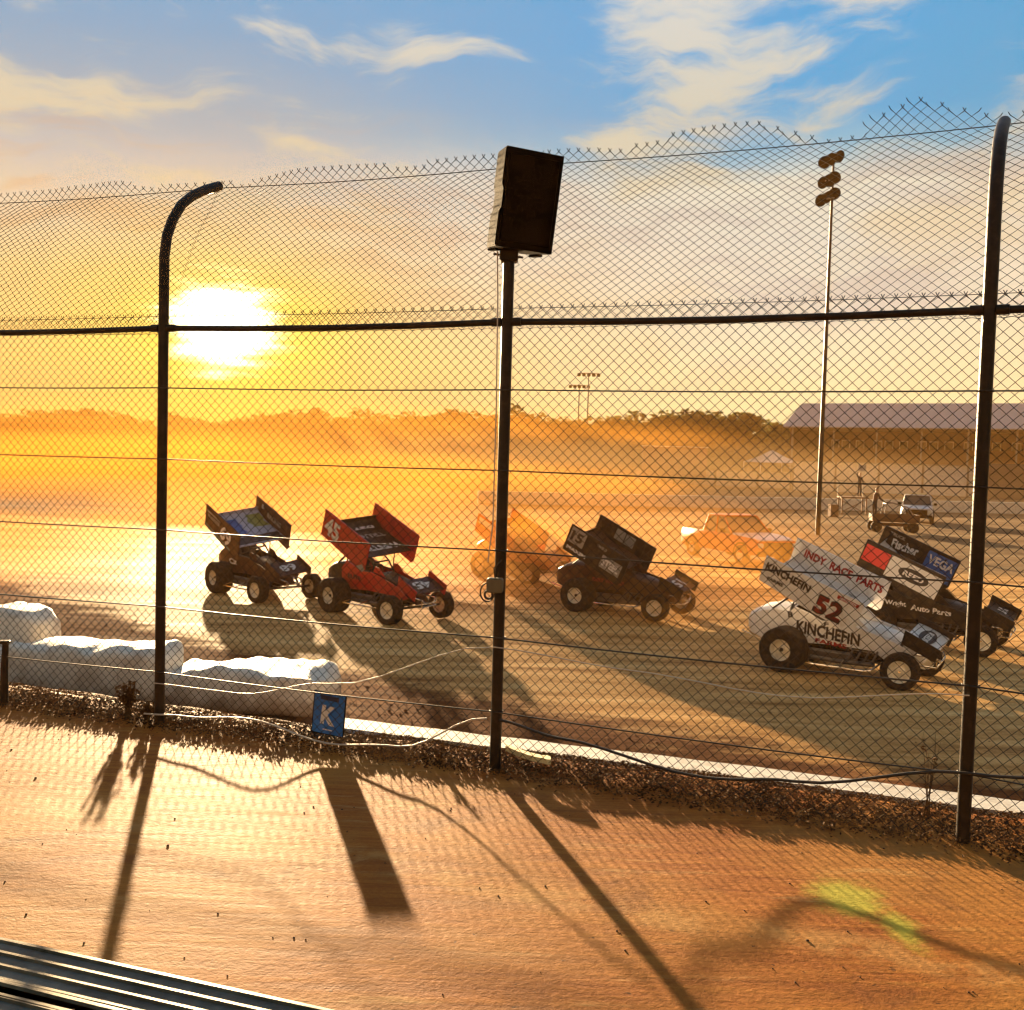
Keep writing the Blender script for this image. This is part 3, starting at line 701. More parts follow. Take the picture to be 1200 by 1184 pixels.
def standing(arm_up=True, mats=None, lean=0):
    J = dict(pelvis=((0, 0, .93), (.15, .11)), waist=((0, lean * .3, 1.08), (.135, .10)), chest=((0, lean * .7, 1.30), (.17, .12)), neck=((0, lean, 1.47), .055), head0=((0, lean + .01, 1.56), .075), head1=((0, lean + .02, 1.66), .095), head2=((0, lean + .01, 1.74), .06),
             shl=((-.18, lean * .8, 1.41), .06), ell=((-.26, lean + .02, 1.13), .045), wrl=((-.24, lean + .14, .90), .032), hal=((-.235, lean + .17, .82), .035),
             shr=((.18, lean * .8, 1.41), .06), hil=((-.09, 0, .88), .085), knl=((-.11, .03, .48), .06), anl=((-.12, -.01, .09), .042), tol=((-.13, .15, .03), .035),
             hir=((.09, 0, .88), .085), knr=((.11, .02, .48), .06), anr=((.13, -.01, .09), .042), tor=((.14, .15, .03), .035))
    if arm_up: J.update(elr=((.36, lean + .03, 1.52), .045), wrr=((.33, lean + .08, 1.77), .032), har=((.335, lean + .09, 1.85), .035))
    else: J.update(elr=((.25, lean + .03, 1.13), .045), wrr=((.20, lean + .24, 1.02), .032), har=((.19, lean + .31, 1.03), .035))
    Ed = [('pelvis', 'waist'), ('waist', 'chest'), ('chest', 'neck'), ('neck', 'head0'), ('head0', 'head1'), ('head1', 'head2'), ('chest', 'shl'), ('shl', 'ell'), ('ell', 'wrl'), ('wrl', 'hal'),
          ('chest', 'shr'), ('shr', 'elr'), ('elr', 'wrr'), ('wrr', 'har'), ('pelvis', 'hil'), ('hil', 'knl'), ('knl', 'anl'), ('anl', 'tol'), ('pelvis', 'hir'), ('hir', 'knr'), ('knr', 'anr'), ('anr', 'tor')]
    def which(n):
        if n in ('head0', 'head1', 'neck', 'hal', 'har'): return 0
        if n == 'head2': return 3
        if n in ('hil', 'hir', 'knl', 'knr', 'pelvis', 'anl', 'anr'): return 2
        if n in ('tol', 'tor'): return 3
        return 1
    return figure(J, Ed, (mats, which))
def seated(mats):
    J = dict(pelvis=((0, 0, .10), (.15, .11)), waist=((-.03, 0, .26), (.13, .10)), chest=((-.05, 0, .50), (.16, .12)), neck=((-.03, 0, .67), .055), head0=((-.01, 0, .75), .08), head1=((.0, 0, .84), .095), head2=((0, 0, .92), .06))
    E_ = [('pelvis', 'waist'), ('waist', 'chest'), ('chest', 'neck'), ('neck', 'head0'), ('head0', 'head1'), ('head1', 'head2')]
    for s, n in ((-1, 'r'), (1, 'l')):
        J['sh' + n] = ((-.04, s * .19, .60), .06); J['el' + n] = ((.12, s * .25, .38), .046); J['wr' + n] = ((.33, s * .14, .44), .033); J['ha' + n] = ((.40, s * .12, .46), .036)
        J['hi' + n] = ((.05, s * .09, .08), .085); J['kn' + n] = ((.46, s * .12, .20), .06); J['an' + n] = ((.80, s * .11, .00), .042); J['to' + n] = ((.92, s * .11, .10), .036)
        E_ += [('chest', 'sh' + n), ('sh' + n, 'el' + n), ('el' + n, 'wr' + n), ('wr' + n, 'ha' + n), ('pelvis', 'hi' + n), ('hi' + n, 'kn' + n), ('kn' + n, 'an' + n), ('an' + n, 'to' + n)]
    return figure(J, E_, (mats, lambda n: 2 if n[:2] in ('ha', 'to') else (1 if n[:4] in ('head', 'neck') else 0)))

# ------------------------------------------------------------------ sprint cars
def tyre_mesh(Rr, W_, rim_r):
    mb = MB(); h = W_ / 2
    prof = [(rim_r, -h * .80), (rim_r + .02, -h * .92), (Rr * .80, -h * 1.02), (Rr * .93, -h * .97), (Rr * .985, -h * .86)]
    for k in range(-2, 3):
        yc = k * h * .34; prof += [(Rr, yc - h * .13), (Rr, yc + h * .13)]
        if k < 2: prof += [(Rr * .972, yc + h * .14), (Rr * .972, yc + h * .20)]
    prof += [(Rr * .985, h * .86), (Rr * .93, h * .97), (Rr * .80, h * 1.02), (rim_r + .02, h * .92), (rim_r, h * .80), (rim_r * .98, 0)]
    n = 40; rings = []
    for r_, y_ in prof:
        ring = []
        for k in range(n):
            rr = r_ - (.014 if (r_ >= Rr * .999 and k % 4 == 0) else 0)
            ring.append((rr * cos(2 * pi * k / n), y_, rr * sin(2 * pi * k / n)))
        rings.append(ring)
    rings.append(rings[0]); mb.loft(rings, cap=False)
    return mb.mesh('tyre', MT['tyre'], True, 30)
def rim_mesh(r_, W_, side):
    mb = MB(); h = W_ / 2 * side
    mb.lathe([(r_ + .012, h * .86), (r_ + .012, h * .80), (r_, h * .80), (r_ * .93, h * .66), (r_ * .86, h * .30), (r_ * .80, h * .26), (r_ * .45, h * .34), (r_ * .30, h * .40), (r_ * .28, h * .52), (.02, h * .54)], 28)
    mb.lathe([(r_, -h * .8), (r_ * .9, -h * .3), (r_ * .86, h * .28)], 28)
    for k in range(8):
        a_ = 2 * pi * k / 8; mb.sphere((r_ * .62 * cos(a_), h * .32, r_ * .62 * sin(a_)), .014, 6, 4)
    mb.lathe([(r_ * .99, h * .84), (r_ * 1.05, h * .87), (r_ * 1.06, h * .80)], 28)
    return mb.mesh('rim', MT['rim'], True, 40)
WM = {}
for key, (Rr, W_, rr, sd) in dict(RR=(.43, .45, .195, -1), LR=(.375, .37, .195, 1), RF=(.335, .25, .19, -1), LF=(.33, .25, .19, 1)).items():
    WM[key] = (tyre_mesh(Rr, W_, rr), rim_mesh(rr, W_, sd), Rr)
driver_me = seated([MT['cloth_d'], MT['skin'], MT['cloth_d']])
hb = MB(); hb.sphere((0, 0, .84), .145, 16, 10, (1.08, .9, 1.05)); hb.box((.10, 0, .79), (.12, .17, .09), bev=.03)
hb.mi = 1; hb.box((.135, 0, .86), (.05, .20, .075), bev=.02); helmet_me = hb.mesh('helmet', [MT['pwhite'], MT['glass']], True)

def sprint_car(name, X, Y, hd, label, cols, wing=(0.62, 1.93, 24), roll=6, rearb=-.27, deco=None, driver=None):
    o = empty(name, (X, Y, zlow(X, Y)), R(hd), label, 'race car', 'winged sprint cars racing along the track')
    cb, cs, cw, cp, ct = (MT[c_] for c_ in cols)   # body, side, wing boards, wing centre, tail
    B = TR(0, 0, .35) @ RX(roll) @ TR(0, 0, -.35)  # body roll on the suspension
    # wheels
    for key, (x_, y_) in dict(RR=(0, -.72), LR=(0, .70), RF=(2.2, -.80), LF=(2.2, .82)).items():
        ty, ri, Rr = WM[key]
        wh = link('wheel', ty, o, (x_, y_, Rr - .01), (0, random.uniform(0, 3), R(6) if key in ('RF', 'LF') else 0)); link('rim', ri, wh)
        wh.rotation_mode = 'ZYX' if False else 'XYZ'
    mb = MB(); mb.tube([(2.2, -.75, .33), (2.2, .75, .33)], .03, 10); mr = MB(); mr.tube([(0, -.85, .42), (0, .85, .38)], .04, 10)
    for s in (-1, 1):
        mb.tube([(2.2, s * .62, .33), (1.25, s * .36, .38)], .014, 6); mr.tube([(0, s * .48, .40), (.75, s * .36, .42)], .016, 6)
        mb.tube([(2.2, s * .45, .33), (2.05, s * .30, .72)], .028, 8); mr.tube([(0, s * .42, .40), (.1, s * .32, .85)], .03, 8)
    mb.build('front_axle', MT['tubeblack'], o, True); mr.build('rear_axle', MT['tubeblack'], o, True)
    # body
    mb = MB(B)
    def sec(x_, w0, w1, z0, z1, e=.05): # rounded section
        return [(x_, -w0 + e, z0), (x_, w0 - e, z0), (x_, w0, z0 + e), (x_, w1, z1 - e), (x_, w1 - e * 1.3, z1), (x_, -w1 + e * 1.3, z1), (x_, -w1, z1 - e), (x_, -w0, z0 + e)]
    mb.loft([sec(1.12, .31, .27, .55, 1.05), sec(1.5, .30, .25, .52, 1.00), sec(1.9, .27, .22, .50, .90), sec(2.2, .23, .18, .46, .78), sec(2.42, .17, .12, .42, .62, .03)])
    mb.build('hood', cb, o, True, 40)
    mb = MB(B)
    mb.loft([sec(-.98, .10, .08, .72, .92, .03), sec(-.90, .22, .18, .60, 1.02), sec(-.62, .29, .24, .52, 1.16), sec(-.30, .31, .25, .52, 1.22), sec(.02, .31, .24, .55, 1.20)])
    mb.build('tail_tank', ct, o, True, 40)
    for s in (-1, 1):
        mb = MB(B); y_ = s * .36
        mb.prism([(-.12, .62), (-.10, 1.10), (.12, 1.30), (.40, 1.20), (.62, 1.08), (1.05, 1.10), (1.45, 1.00), (2.0, .84), (2.36, .60), (2.05, .50), (1.85, .44), (1.6, .62), (.9, .64), (.2, .60)], y_ - .012, y_ + .012)
        if s < 0 and deco and 'side' in deco:
            T = TR(0, -.376, 0) @ RX(90)
            for (txt_, x_, z_, w2, h2, mi, rot) in deco['side']: mb.text(txt_, T @ TR(x_, z_, 0) @ RZ(rot), h2, w2, .03, mi)
        mb.build('side_panel', [cs, MT['ltext'], MT['dtext'], MT['rtext']], o)
        mb = MB(B); mb.prism([(1.05, 1.105), (1.15, 1.24), (1.30, 1.20), (1.50, 1.0)], s * .30 - .008, s * .30 + .008); mb.build('cockpit_deflector', cs, o)
    mb = MB(B); mb.box((.95, 0, .42), (2.3, .68, .12), bev=.03); mb.box((.35, 0, .62), (.9, .66, .35), bev=.05); mb.build('floor_pan', MT['black'], o)
    mb = MB(B); mb.box((1.45, 0, .52), (.62, .46, .34), bev=.05)
    for s in (-1, 1):
        mb.box((1.45, s * .30, .66), (.55, .14, .14), RX(0), .03)
        for k in range(4):
            x_ = 1.22 + k * .15; mb.tube([(x_, s * .34, .62), (x_, s * .46, .56), (x_ - .05, s * .50, .46), (x_ - .15, s * .50, .40)], .022, 8)
        mb.tube([(1.65, s * .50, .40), (1.0, s * .51, .38), (.45, s * .53, .40)], .045, 10)
        mb.box((.78, s * .44, .45), (.95, .10, .20), bev=.03)
    mb.build('engine', MT['engine'], o, True)
    # roll cage
    mb = MB(B); r_ = .021
    for s in (-1, 1):
        mb.tube([(-.05, s * .30, .55), (.0, s * .28, 1.25), (.14, s * .20, 1.58), (.60, s * .20, 1.60), (.98, s * .25, 1.30), (1.12, s * .28, 1.04)], r_, 8)
        mb.tube([(.0, s * .28, 1.25), (.5, s * .33, 1.12), (1.10, s * .30, 1.06)], r_, 8)
        mb.tube([(-.4, s * .24, 1.18), (.12, s * .20, 1.57)], r_, 8)
        mb.tube([(1.1, s * .33, .46), (1.12, s * .28, 1.04)], r_, 8); mb.tube([(-.3, s * .33, .42), (2.3, s * .28, .42)], r_, 8)
    for a_, b2 in (((.14, -.20, 1.58), (.14, .20, 1.58)), ((.60, -.20, 1.60), (.60, .20, 1.60)), ((.98, -.25, 1.30), (.98, .25, 1.30)), ((.0, -.28, 1.25), (.0, .28, 1.25))): mb.tube([a_, b2], r_, 8)
    mb.build('roll_cage', MT['tubeblack'], o, True)
    mb = MB(B); mb.loft([[(x_ + .0, -.2 - .03 * k, z_), (x_, .2 + .03 * k, z_), (x_ + .05, .2 + .03 * k, z_), (x_ + .05, -.2 - .03 * k, z_)] for k, (x_, z_) in enumerate(((.18, .72), (.10, 1.0), (.06, 1.25)))]); mb.box((.40, 0, .74), (.45, .42, .06), bev=.02); mb.build('seat', MT['black'], o)
    mb = MB(B); mb.tube([(.86 + .05 * cos(a_), .17 * sin(a_), 1.08 + .15 * cos(a_)) for a_ in [k * pi / 8 for k in range(17)]], .014, 6); mb.tube([(.88, 0, 1.08), (1.12, 0, 1.0)], .018, 6); mb.build('steering_wheel', MT['tubeblack'], o, True)
    # bumpers, nerf bars
    mb = MB(B)
    for s in (-1, 1): mb.tube([(2.30, s * .20, .60), (2.66, s * .22, .58), (2.72, s * .16, .50), (2.72, -s * .0, .48)], .017, 8); mb.tube([(2.25, s * .20, .40), (2.66, s * .22, .40), (2.68, s * .22, .58)], .017, 8)
    mb.tube([(2.66, -.22, .40), (2.66, .22, .40)], .017, 8); mb.build('front_bumper', MT['chrome'], o, True); mb = MB(B); mb.tube([(-.6, -.25, .5), (-1.08, -.2, .62), (-1.1, .2, .62), (-.6, .25, .5)], .017, 8); mb.build('rear_bumper', MT['chrome'], o, True)
    for s in (-1, 1): mb = MB(B); mb.tube([(.42, s * .36, .42), (.50, s * .86, .40), (.62, s * .90, .40), (1.55, s * .82, .38), (1.66, s * .76, .38), (1.75, s * .34, .42)], .02, 8); mb.tube([(1.1, s * .36, .46), (1.1, s * .86, .39)], .018, 8); mb.build('nerf_bar', MT['chrome'], o, True)
    # top wing
    wx, wz, pit = wing; ws = (deco or {}).get('ws', 1); Wm = B @ TR(wx, 0, wz) @ RY(pit) @ M.Diagonal((ws, 1, 1, 1))
    mb = MB(Wm); prof = []
    for k in range(13):
        f = k / 12; x_ = .76 - 1.50 * f; zc = -.10 + .03 * sin(pi * f) * -1 + .10 * max(0, f - .72) / .28; th = .055 * sin(pi * min(1, f * 1.15 + .08)) * .9 + .012
        prof.append((x_, zc + th / 2, zc - th / 2))
    poly = [(a_, b2) for a_, b2, c_ in prof] + [(a_, c_) for a_, b2, c_ in reversed(prof)]
    ring = lambda y_: [(x_, y_, z_) for x_, z_ in poly]
    mb.loft([ring(-.75), ring(.75)]); mb.box((-.745, 0, .055), (.012, 1.49, .10)); 
    def ptop(x_):
        f = (.76 - x_) / 1.5; f = max(0, min(1, f)); zc = -.10 - .03 * sin(pi * f) + .10 * max(0, f - .72) / .28; th = .055 * sin(pi * min(1, f * 1.15 + .08)) * .9 + .012; return zc + th / 2
    if deco and 'patch' in deco:
        for (x0_, x1_, y0_, y1_, mi) in deco['patch']:
            mb.mi = mi; nseg = 5
            for k in range(nseg):
                xa, xb = x0_ + (x1_ - x0_) * k / nseg, x0_ + (x1_ - x0_) * (k + 1) / nseg
                sk_ = .05 * sin(k * 2.1); mb.poly([(xa, y0_ + sk_, ptop(xa) + .006), (xb, y0_ + .05 * sin((k + 1) * 2.1), ptop(xb) + .006), (xb, y1_ + sk_, ptop(xb) + .006), (xa, y1_, ptop(xa) + .006)])
            mb.mi = 0
    if deco and 'top' in deco:
        for (txt_, x_, y_, w2, h2, mi) in deco['top']:
            mb.text(txt_, TR(x_, y_, ptop(x_) + .010) @ RZ(-90), h2, w2, .03, mi)
    mb.build('top_wing', [cp, MT['ltext'], MT['dtext'], MT['rtext'], MT['pblue'], MT['polive'], MT['plilac'], MT['gtext']], o)
    for s in (-1, 1):
        mb = MB(Wm); y_ = s * .765
        wb = (deco or {}).get('wb', (-.30, -.40, -.36)); mb.prism([(-.90, .36), (.90, .38), (.92, wb[0]), (.86, wb[1]), (.10, wb[2]), (-.88, rearb)], y_ - .012, y_ + .012)
        for x_ in (-.6, 0, .6): mb.box((x_, y_ - s * .016, .12), (.02, .012, .34))
        mb.box((0, y_, .37), (1.80, .034, .012)); 
        key = 'right' if s < 0 else 'left'
        if deco and key in deco:
            out_y = -.779 if s < 0 else .751
            T = TR(0, out_y, 0) @ RX(90)
            for it in deco[key]:
                if it[0] == 'rect':
                    _, x0_, x1_, z0_, z1_, mi = it; mb.mi = mi; mb.poly([(x0_, out_y - .003, z0_), (x1_, out_y - .003, z0_), (x1_, out_y - .003, z1_), (x0_, out_y - .003, z1_)]); mb.mi = 0
                elif it[0] == 'oval':
                    _, x_, z_, a_, b2, mi = it; mb.mi = mi; mb.poly([(x_ + a_ * cos(q_), out_y - .004, z_ + b2 * sin(q_)) for q_ in [2 * pi * k / 20 for k in range(20)]]); mb.mi = 0
                elif it[0] == 'poly':
                    _, pp, mi = it; mb.mi = mi; mb.poly([(x_, out_y - .004, z_) for x_, z_ in pp]); mb.mi = 0
                else:
                    txt_, x_, z_, w2, h2, mi, rot = it; mb.text(txt_, T @ TR(x_, z_, .006) @ RZ(rot), h2, w2, .035, mi)
        mb.build('side_board', [cw, MT['ltext'], MT['dtext'], MT['rtext'], MT['pblue'], MT['pteal'], MT['pbright'], MT['gtext']], o)
    for s in (-1, 1):
        for a_, b2 in (((.14, s * .2, 1.58), (-.35, s * .35, -.10)), ((.60, s * .2, 1.58), (.35, s * .35, -.10)), ((1.1, s * .26, 1.05), (.55, s * .40, -.12))):
            mb = MB(); mb.tube([B @ V(a_), Wm @ V(b2)], .015, 6); mb.build('wing_post', MT['tubeblack'], o, True)
    # front wing
    Fm = B @ TR(2.45, 0, .86) @ RY(24); mb = MB(Fm)
    mb.prism([(-.30, .01), (-.1, .03), (.28, .015), (.30, -.01), (-.1, -.015), (-.30, -.01)], -.46, .46)
    if deco and 'front' in deco:
        for it in deco['front']:
            if it[0] == 'oval':
                _, x_, y_, a_, b2, mi = it; mb.mi = mi; mb.poly([(x_ + b2 * cos(q_), y_ + a_ * sin(q_), .034) for q_ in [2 * pi * k / 20 for k in range(20)]]); mb.mi = 0
            else: mb.text(it[0], TR(it[1], it[2], .036) @ RZ(-90), it[4], it[3], .03, it[5])
    mb.build('front_wing', [cb, MT['ltext'], MT['dtext'], MT['rtext']], o)
    for s in (-1, 1):
        mb = MB(Fm); mb.prism([(-.34, .15), (.34, .12), (.34, -.14), (-.30, -.12)], s * .47 - .008, s * .47 + .008); mb.build('front_wing_board', cw if not (deco and 'fblack' in deco) else MT['pblack'], o)
    for s in (-1, 1):
        for a_, b2 in (((2.25, s * .2, .55), (.05, s * .25, 0)), ((2.0, s * .2, .7), (-.2, s * .25, 0))):
            mb = MB(); mb.tube([B @ V(a_), Fm @ V(b2)], .012, 6); mb.build('front_wing_strut', MT['tubeblack'], o)
    if driver:
        d_ = empty('person', (0, 0, 0), 0, driver, 'person', 'drivers strapped in the sprint cars')
        d_.matrix_world = TR(X, Y, o.location.z) @ RZ(hd) @ B @ TR(.36, 0, .72)
        link('body', driver_me, d_); link('helmet', helmet_me, d_)
    return o

# colours: body, side, boards, centre, tail
sprint_car('sprint_car', -7.42, 28.32, -46.1, 'dark sprint car number 69 with blue and green wing patches, furthest back in the pack',
    ('pmaroon', 'pmaroon', 'pmaroon', 'plilac', 'pmaroon'), (0.58, 1.84, 24), 8, -.25, dict(
        patch=[(-.62, -.05, .25, .72, 5), (-.1, .62, -.1, .45, 6), (-.55, .3, -.55, -.05, 4), (.35, .7, -.72, .72, 2), (-.3, .3, -.74, -.6, 4)],
        right=[('poly', [(-.86, -.14), (-.88, -.25), (.10, -.35), (.5, -.36), (.5, -.27)], 5), ('69', .22, -.02, .54, .46, 1, -12), ('MANCHESTER', -.42, .12, .62, .10, 7, 0), ('rect', -.82, -.1, .2, .26, 7)],
        left=[('D', -.5, .22, .12, .12, 1, 0), ('RACING', .1, .1, .7, .16, 7, 0)], side=[('Cz', .25, .92, .42, .16, 1, 0)], front=[('68', 0, 0, .45, .30, 1)]),
    'driver in dark suit and white helmet inside the dark number 69 car')
sprint_car('sprint_car', -3.81, 25.54, -43.2, 'deep red sprint car with white number 45 on its wing board',
    ('pmaroon', 'pred', 'pred', 'pblack', 'pblack'), (0.60, 1.90, 24), 5, -.30, dict(
        right=[('45', -.50, .03, .58, .46, 1, 0), ('poly', [(.60, -.38), (.86, -.40), (.92, -.30), (.80, -.22)], 7)],
        left=[('rect', -.2, .0, .0, .35, 3)], top=[('WESTIN', .42, .05, 1.2, .24, 1), ('TRUCKS', -.15, .0, 1.2, .18, 7), ('DIRT', -.5, .2, .6, .14, 1)], side=[('ELITE', .4, .92, .5, .10, 2, -4)], front=[('45', 0, 0, .5, .3, 1)]),
    'driver in dark suit and white helmet inside the red number 45 car')
sprint_car('sprint_car', -.35, 33.6, -46, 'orange sprint car half hidden in dust behind the speaker post',
    ('porange', 'porange', 'porange', 'porange', 'porange'), (0.60, 1.45, 24), 5, -.25, dict(
        right=[('poly', [(-.88, .05), (-.86, -.25), (.86, -.4), (.9, -.1)], 6), ('rect', -.8, -.1, .1, .3, 1)]),
    'driver in white helmet inside the dusty orange car')
sprint_car('sprint_car', 2.15, 26.69, -32.9, 'dark brown sprint car with white panels on its near wing board, dust rolling off it',
    ('pmaroon', 'pmaroon', 'pblack', 'pmaroon', 'pmaroon'), (0.56, 1.62, 27), 7, -.36, dict(
        right=[('rect', -.84, -.38, -.08, .34, 7), ('15', -.62, .13, .34, .26, 2, 0), ('MAXIM', -.50, -.22, .6, .09, 1, 0), ('rect', .20, .80, -.22, .12, 7), ('STEEL', .5, -.05, .5, .2, 1, 0), ('OHIO', .1, .25, .3, .08, 7, 0)],
        left=[('rect', -.3, .3, .0, .3, 7)], side=[('DIRT WORKS', .7, .85, .9, .10, 7, -3)], front=[('15', 0, 0, .4, .3, 1)]),
    'driver in white helmet inside the dark brown car')
sprint_car('sprint_car', 5.72, 20.05, -37, 'white sprint car with red number 52 and farm lettering along its side',
    ('pwhite', 'pwhite', 'pwhite', 'pwhite', 'pwhite'), (0.52, 1.66, 22), 10, -.14, dict(fblack=1, ws=1.10, wb=(-.20, -.28, -.24),
        right=[('KINCHEFIN', -.42, .18, .84, .16, 2, -3), ('FARMS', -.60, -.02, .30, .07, 2, 0), ('52', .40, -.02, .50, .40, 2, 0), ('52', .40, -.02, .46, .35, 3, 0), ('rect', .46, .84, .24, .31, 3), ('AUTOBODY', .65, .275, .30, .045, 1, 0)],
        left=[('INDY  RACE  PARTS', .08, .16, 1.5, .17, 3, 0)],
        side=[('KINCHEFIN', .74, .86, 1.22, .25, 2, -6), ('FARMS', .80, .66, .60, .085, 3, -5), ('B', .02, 1.14, .10, .12, 2, 0), ('F', .72, 1.03, .09, .07, 2, 0)],
        front=[('oval', 0, 0, .34, .15, 2), ('REEDS', 0, 0, .48, .12, 1)], top=[('REED', .45, .0, .9, .14, 7)]),
    'driver in white helmet inside the white number 52 car')
sprint_car('sprint_car', 8.62, 23.40, -34, 'black sprint car with a red wing corner and blue lettered panel beyond the white car',
    ('pblack', 'pblack', 'pblack', 'pwhite', 'pblack'), (0.52, 1.78, 24), 9, -.28, dict(
        right=[('rect', -.86, -.30, -.1, .28, 6), ('rect', -.28, .88, -.2, .3, 1), ('oval', .30, .06, .34, .15, 2), ('REED', .30, .06, .46, .12, 1, 0)],
        left=[('Fischer', -.30, .10, .62, .22, 1, 6), ('TRUCK', -.55, .27, .36, .08, 7, 0), ('rect', .2, .88, -.28, .30, 4), ('VEGA', .55, .12, .60, .22, 1, 0)],
        top=[('REED', .2, .1, .7, .14, 1)], patch=[(-.05, .45, -.55, .45, 2), (-.01, .41, -.50, .40, 7)],
        side=[('Wright', .35, .95, .46, .15, 1, -2), ('Auto Parts', 1.1, .88, .85, .13, 1, -4)], front=[('VT', 0, .15, .3, .2, 1)]),
    'driver in white helmet inside the black car next to the white number 52')

# ------------------------------------------------------------------ pickup trucks
def pickup(name, loc, hd, label, paint, hoodmat, bar=False, bed=True):
    o = empty(name, loc, R(hd), label, 'truck')
    def s_(x_, w0, w1, z0, z1, e=.06): return [(x_, -w0 + e, z0), (x_, w0 - e, z0), (x_, w0, z0 + e), (x_, w0, (z0 + z1) / 2), (x_, w1, z1 - e), (x_, w1 - e, z1), (x_, -w1 + e, z1), (x_, -w1, z1 - e), (x_, -w0, (z0 + z1) / 2), (x_, -w0, z0 + e)]
    mb = MB(); mb.loft([s_(-2.6, .93, .90, .50, 1.08), s_(-2.5, .98, .95, .42, 1.12), s_(-.7, .99, .96, .40, 1.12), s_(.9, .99, .95, .40, 1.10), s_(2.3, .97, .90, .42, 1.04), s_(2.68, .90, .82, .48, .96)])
    mb.build('body', paint, o, True, 35)
    mb = MB(); mb.loft([s_(.72, .86, .84, 1.0, 1.15, .03), s_(1.5, .87, .83, 1.0, 1.14, .03), s_(2.3, .84, .78, .98, 1.08, .03), s_(2.62, .80, .72, .92, 1.0, .03)]); mb.build('hood', hoodmat, o, True, 35)
    mb = MB(); mb.loft([[(-.95, -.88, 1.1), (-.95, .88, 1.1), (.95, .88, 1.1), (.95, -.88, 1.1)], [(-.85, -.80, 1.45), (-.85, .80, 1.45), (.55, .80, 1.45), (.55, -.80, 1.45)], [(-.78, -.74, 1.72), (-.78, .74, 1.72), (.22, .74, 1.72), (.22, -.74, 1.72)]]); mb.build('cab_glass', MT['glass'], o, True, 20)
    mb = MB(); mb.box((-.28, 0, 1.75), (1.10, 1.52, .07), bev=.03)
    for s in (-1, 1):
        mb.tube([(.97, s * .88, 1.1), (.57, s * .81, 1.45), (.24, s * .75, 1.73)], .035, 6); mb.tube([(-.95, s * .89, 1.1), (-.86, s * .81, 1.45), (-.80, s * .75, 1.73)], .06, 6); mb.tube([(-.1, s * .89, 1.1), (-.15, s * .82, 1.45), (-.2, s * .75, 1.73)], .035, 6)
    mb.build('cab_frame', paint, o, True)
    mb = MB(); mb.box((2.69, 0, .74), (.06, 1.25, .34), bev=.02)
    for k in range(4): mb.box((2.73, 0, .62 + .08 * k), (.03, 1.15, .02))
    mb.box((2.74, 0, .50), (.14, 1.86, .20), bev=.04); mb.build('grille', MT['black'], o)
    for s in (-1, 1):
        mb = MB(); mb.box((2.66, s * .76, .80), (.10, .22, .18), bev=.03); mb.build('headlight', MT['lens'], o)
        mb = MB(); mb.box((.62, s * 1.08, 1.22), (.10, .20, .15), bev=.03); mb.box((.62, s * .96, 1.17), (.04, .12, .03)); mb.build('mirror', MT['black'], o)
        for x_ in (-1.65, 1.72):
            T = TR(x_, s * .90, .38)
            mb = MB(T); mb.lathe([(.22, -.12), (.34, -.13), (.38, -.09), (.385, .09), (.34, .13), (.22, .12), (.22, -.12)], 24); wh = mb.build('wheel', MT['tyre'], o, True)
            mb = MB(T); mb.lathe([(.22, s * .11), (.20, s * .06), (.08, s * .07), (.07, s * .10), (.01, s * .10)], 16); mb.build('rim', MT['rim'], wh, True)
            mb = MB(TR(x_, s * .985, .38)); mb.tube([(.46 * cos(a_), 0, .46 * sin(a_)) for a_ in [k * pi / 10 for k in range(11)]], .035, 6); mb.build('wheel_arch', MT['black'], o)
    if bed:
        mb = MB(); mb.box((-1.78, 0, 1.13), (1.5, 1.6, .03)); mb.build('bed_cover', MT['black'], o)
    if bar:
        mb = MB(); mb.box((-.1, 0, 1.84), (.22, 1.15, .09), bev=.03); mb.build('light_bar', MT['cream'], o)
    return o
q = onz(1074, 612, -1.4); pickup('pickup_truck', (q.x, q.y, zlow(q.x, q.y)), -112, 'white and dark pickup truck facing the camera, parked in the infield below the grandstand', MT['pgrey'], MT['pwhite'], True)
q = onz(862, 657, -1.66); pickup('pickup_truck', (q.x, q.y, zlow(q.x, q.y)), -68, 'orange push truck with pale hood in the dust left of the white number 52 car', mat('red_orange_paint', (.62, .07, .012), .45, 0, .1, 3, 0, 30, DUST, .2), MT['pwhite'])

# cart with brown bed, person on it
q = onz(1040, 624, -1.42); ang_ = -10
cart = empty('utility_cart', (q.x, q.y, zlow(q.x, q.y)), R(ang_), 'low dark brown utility cart with tube frame beside the white pickup truck', 'cart')
mb = MB(); mb.box((.3, 0, .62), (2.4, 1.2, .08), bev=.02)
for a_, b2 in (((-.9, -.6), (1.5, -.6)), ((-.9, .6), (1.5, .6)), ((-.9, -.6), (-.9, .6)), ((1.5, -.6), (1.5, .6))):
    c0 = V((*a_, .82)).lerp(V((*b2, .82)), .5); mb.box(c0, (abs(b2[0] - a_[0]) + .05, abs(b2[1] - a_[1]) + .05, .34))
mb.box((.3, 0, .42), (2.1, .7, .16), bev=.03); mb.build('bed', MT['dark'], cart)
mb = MB()
for s in (-.5, .5):
    mb.tube([(-.3, s, .95), (-.2, s, 1.55), (.1, s, 1.62), (.9, s, 1.40), (1.2, s, 1.0)], .03, 8)
mb.tube([(-.2, -.5, 1.55), (-.2, .5, 1.55)], .03, 8); mb.tube([(.9, -.5, 1.40), (.9, .5, 1.40)], .03, 8); mb.build('tube_frame', MT['steel'], cart, True)
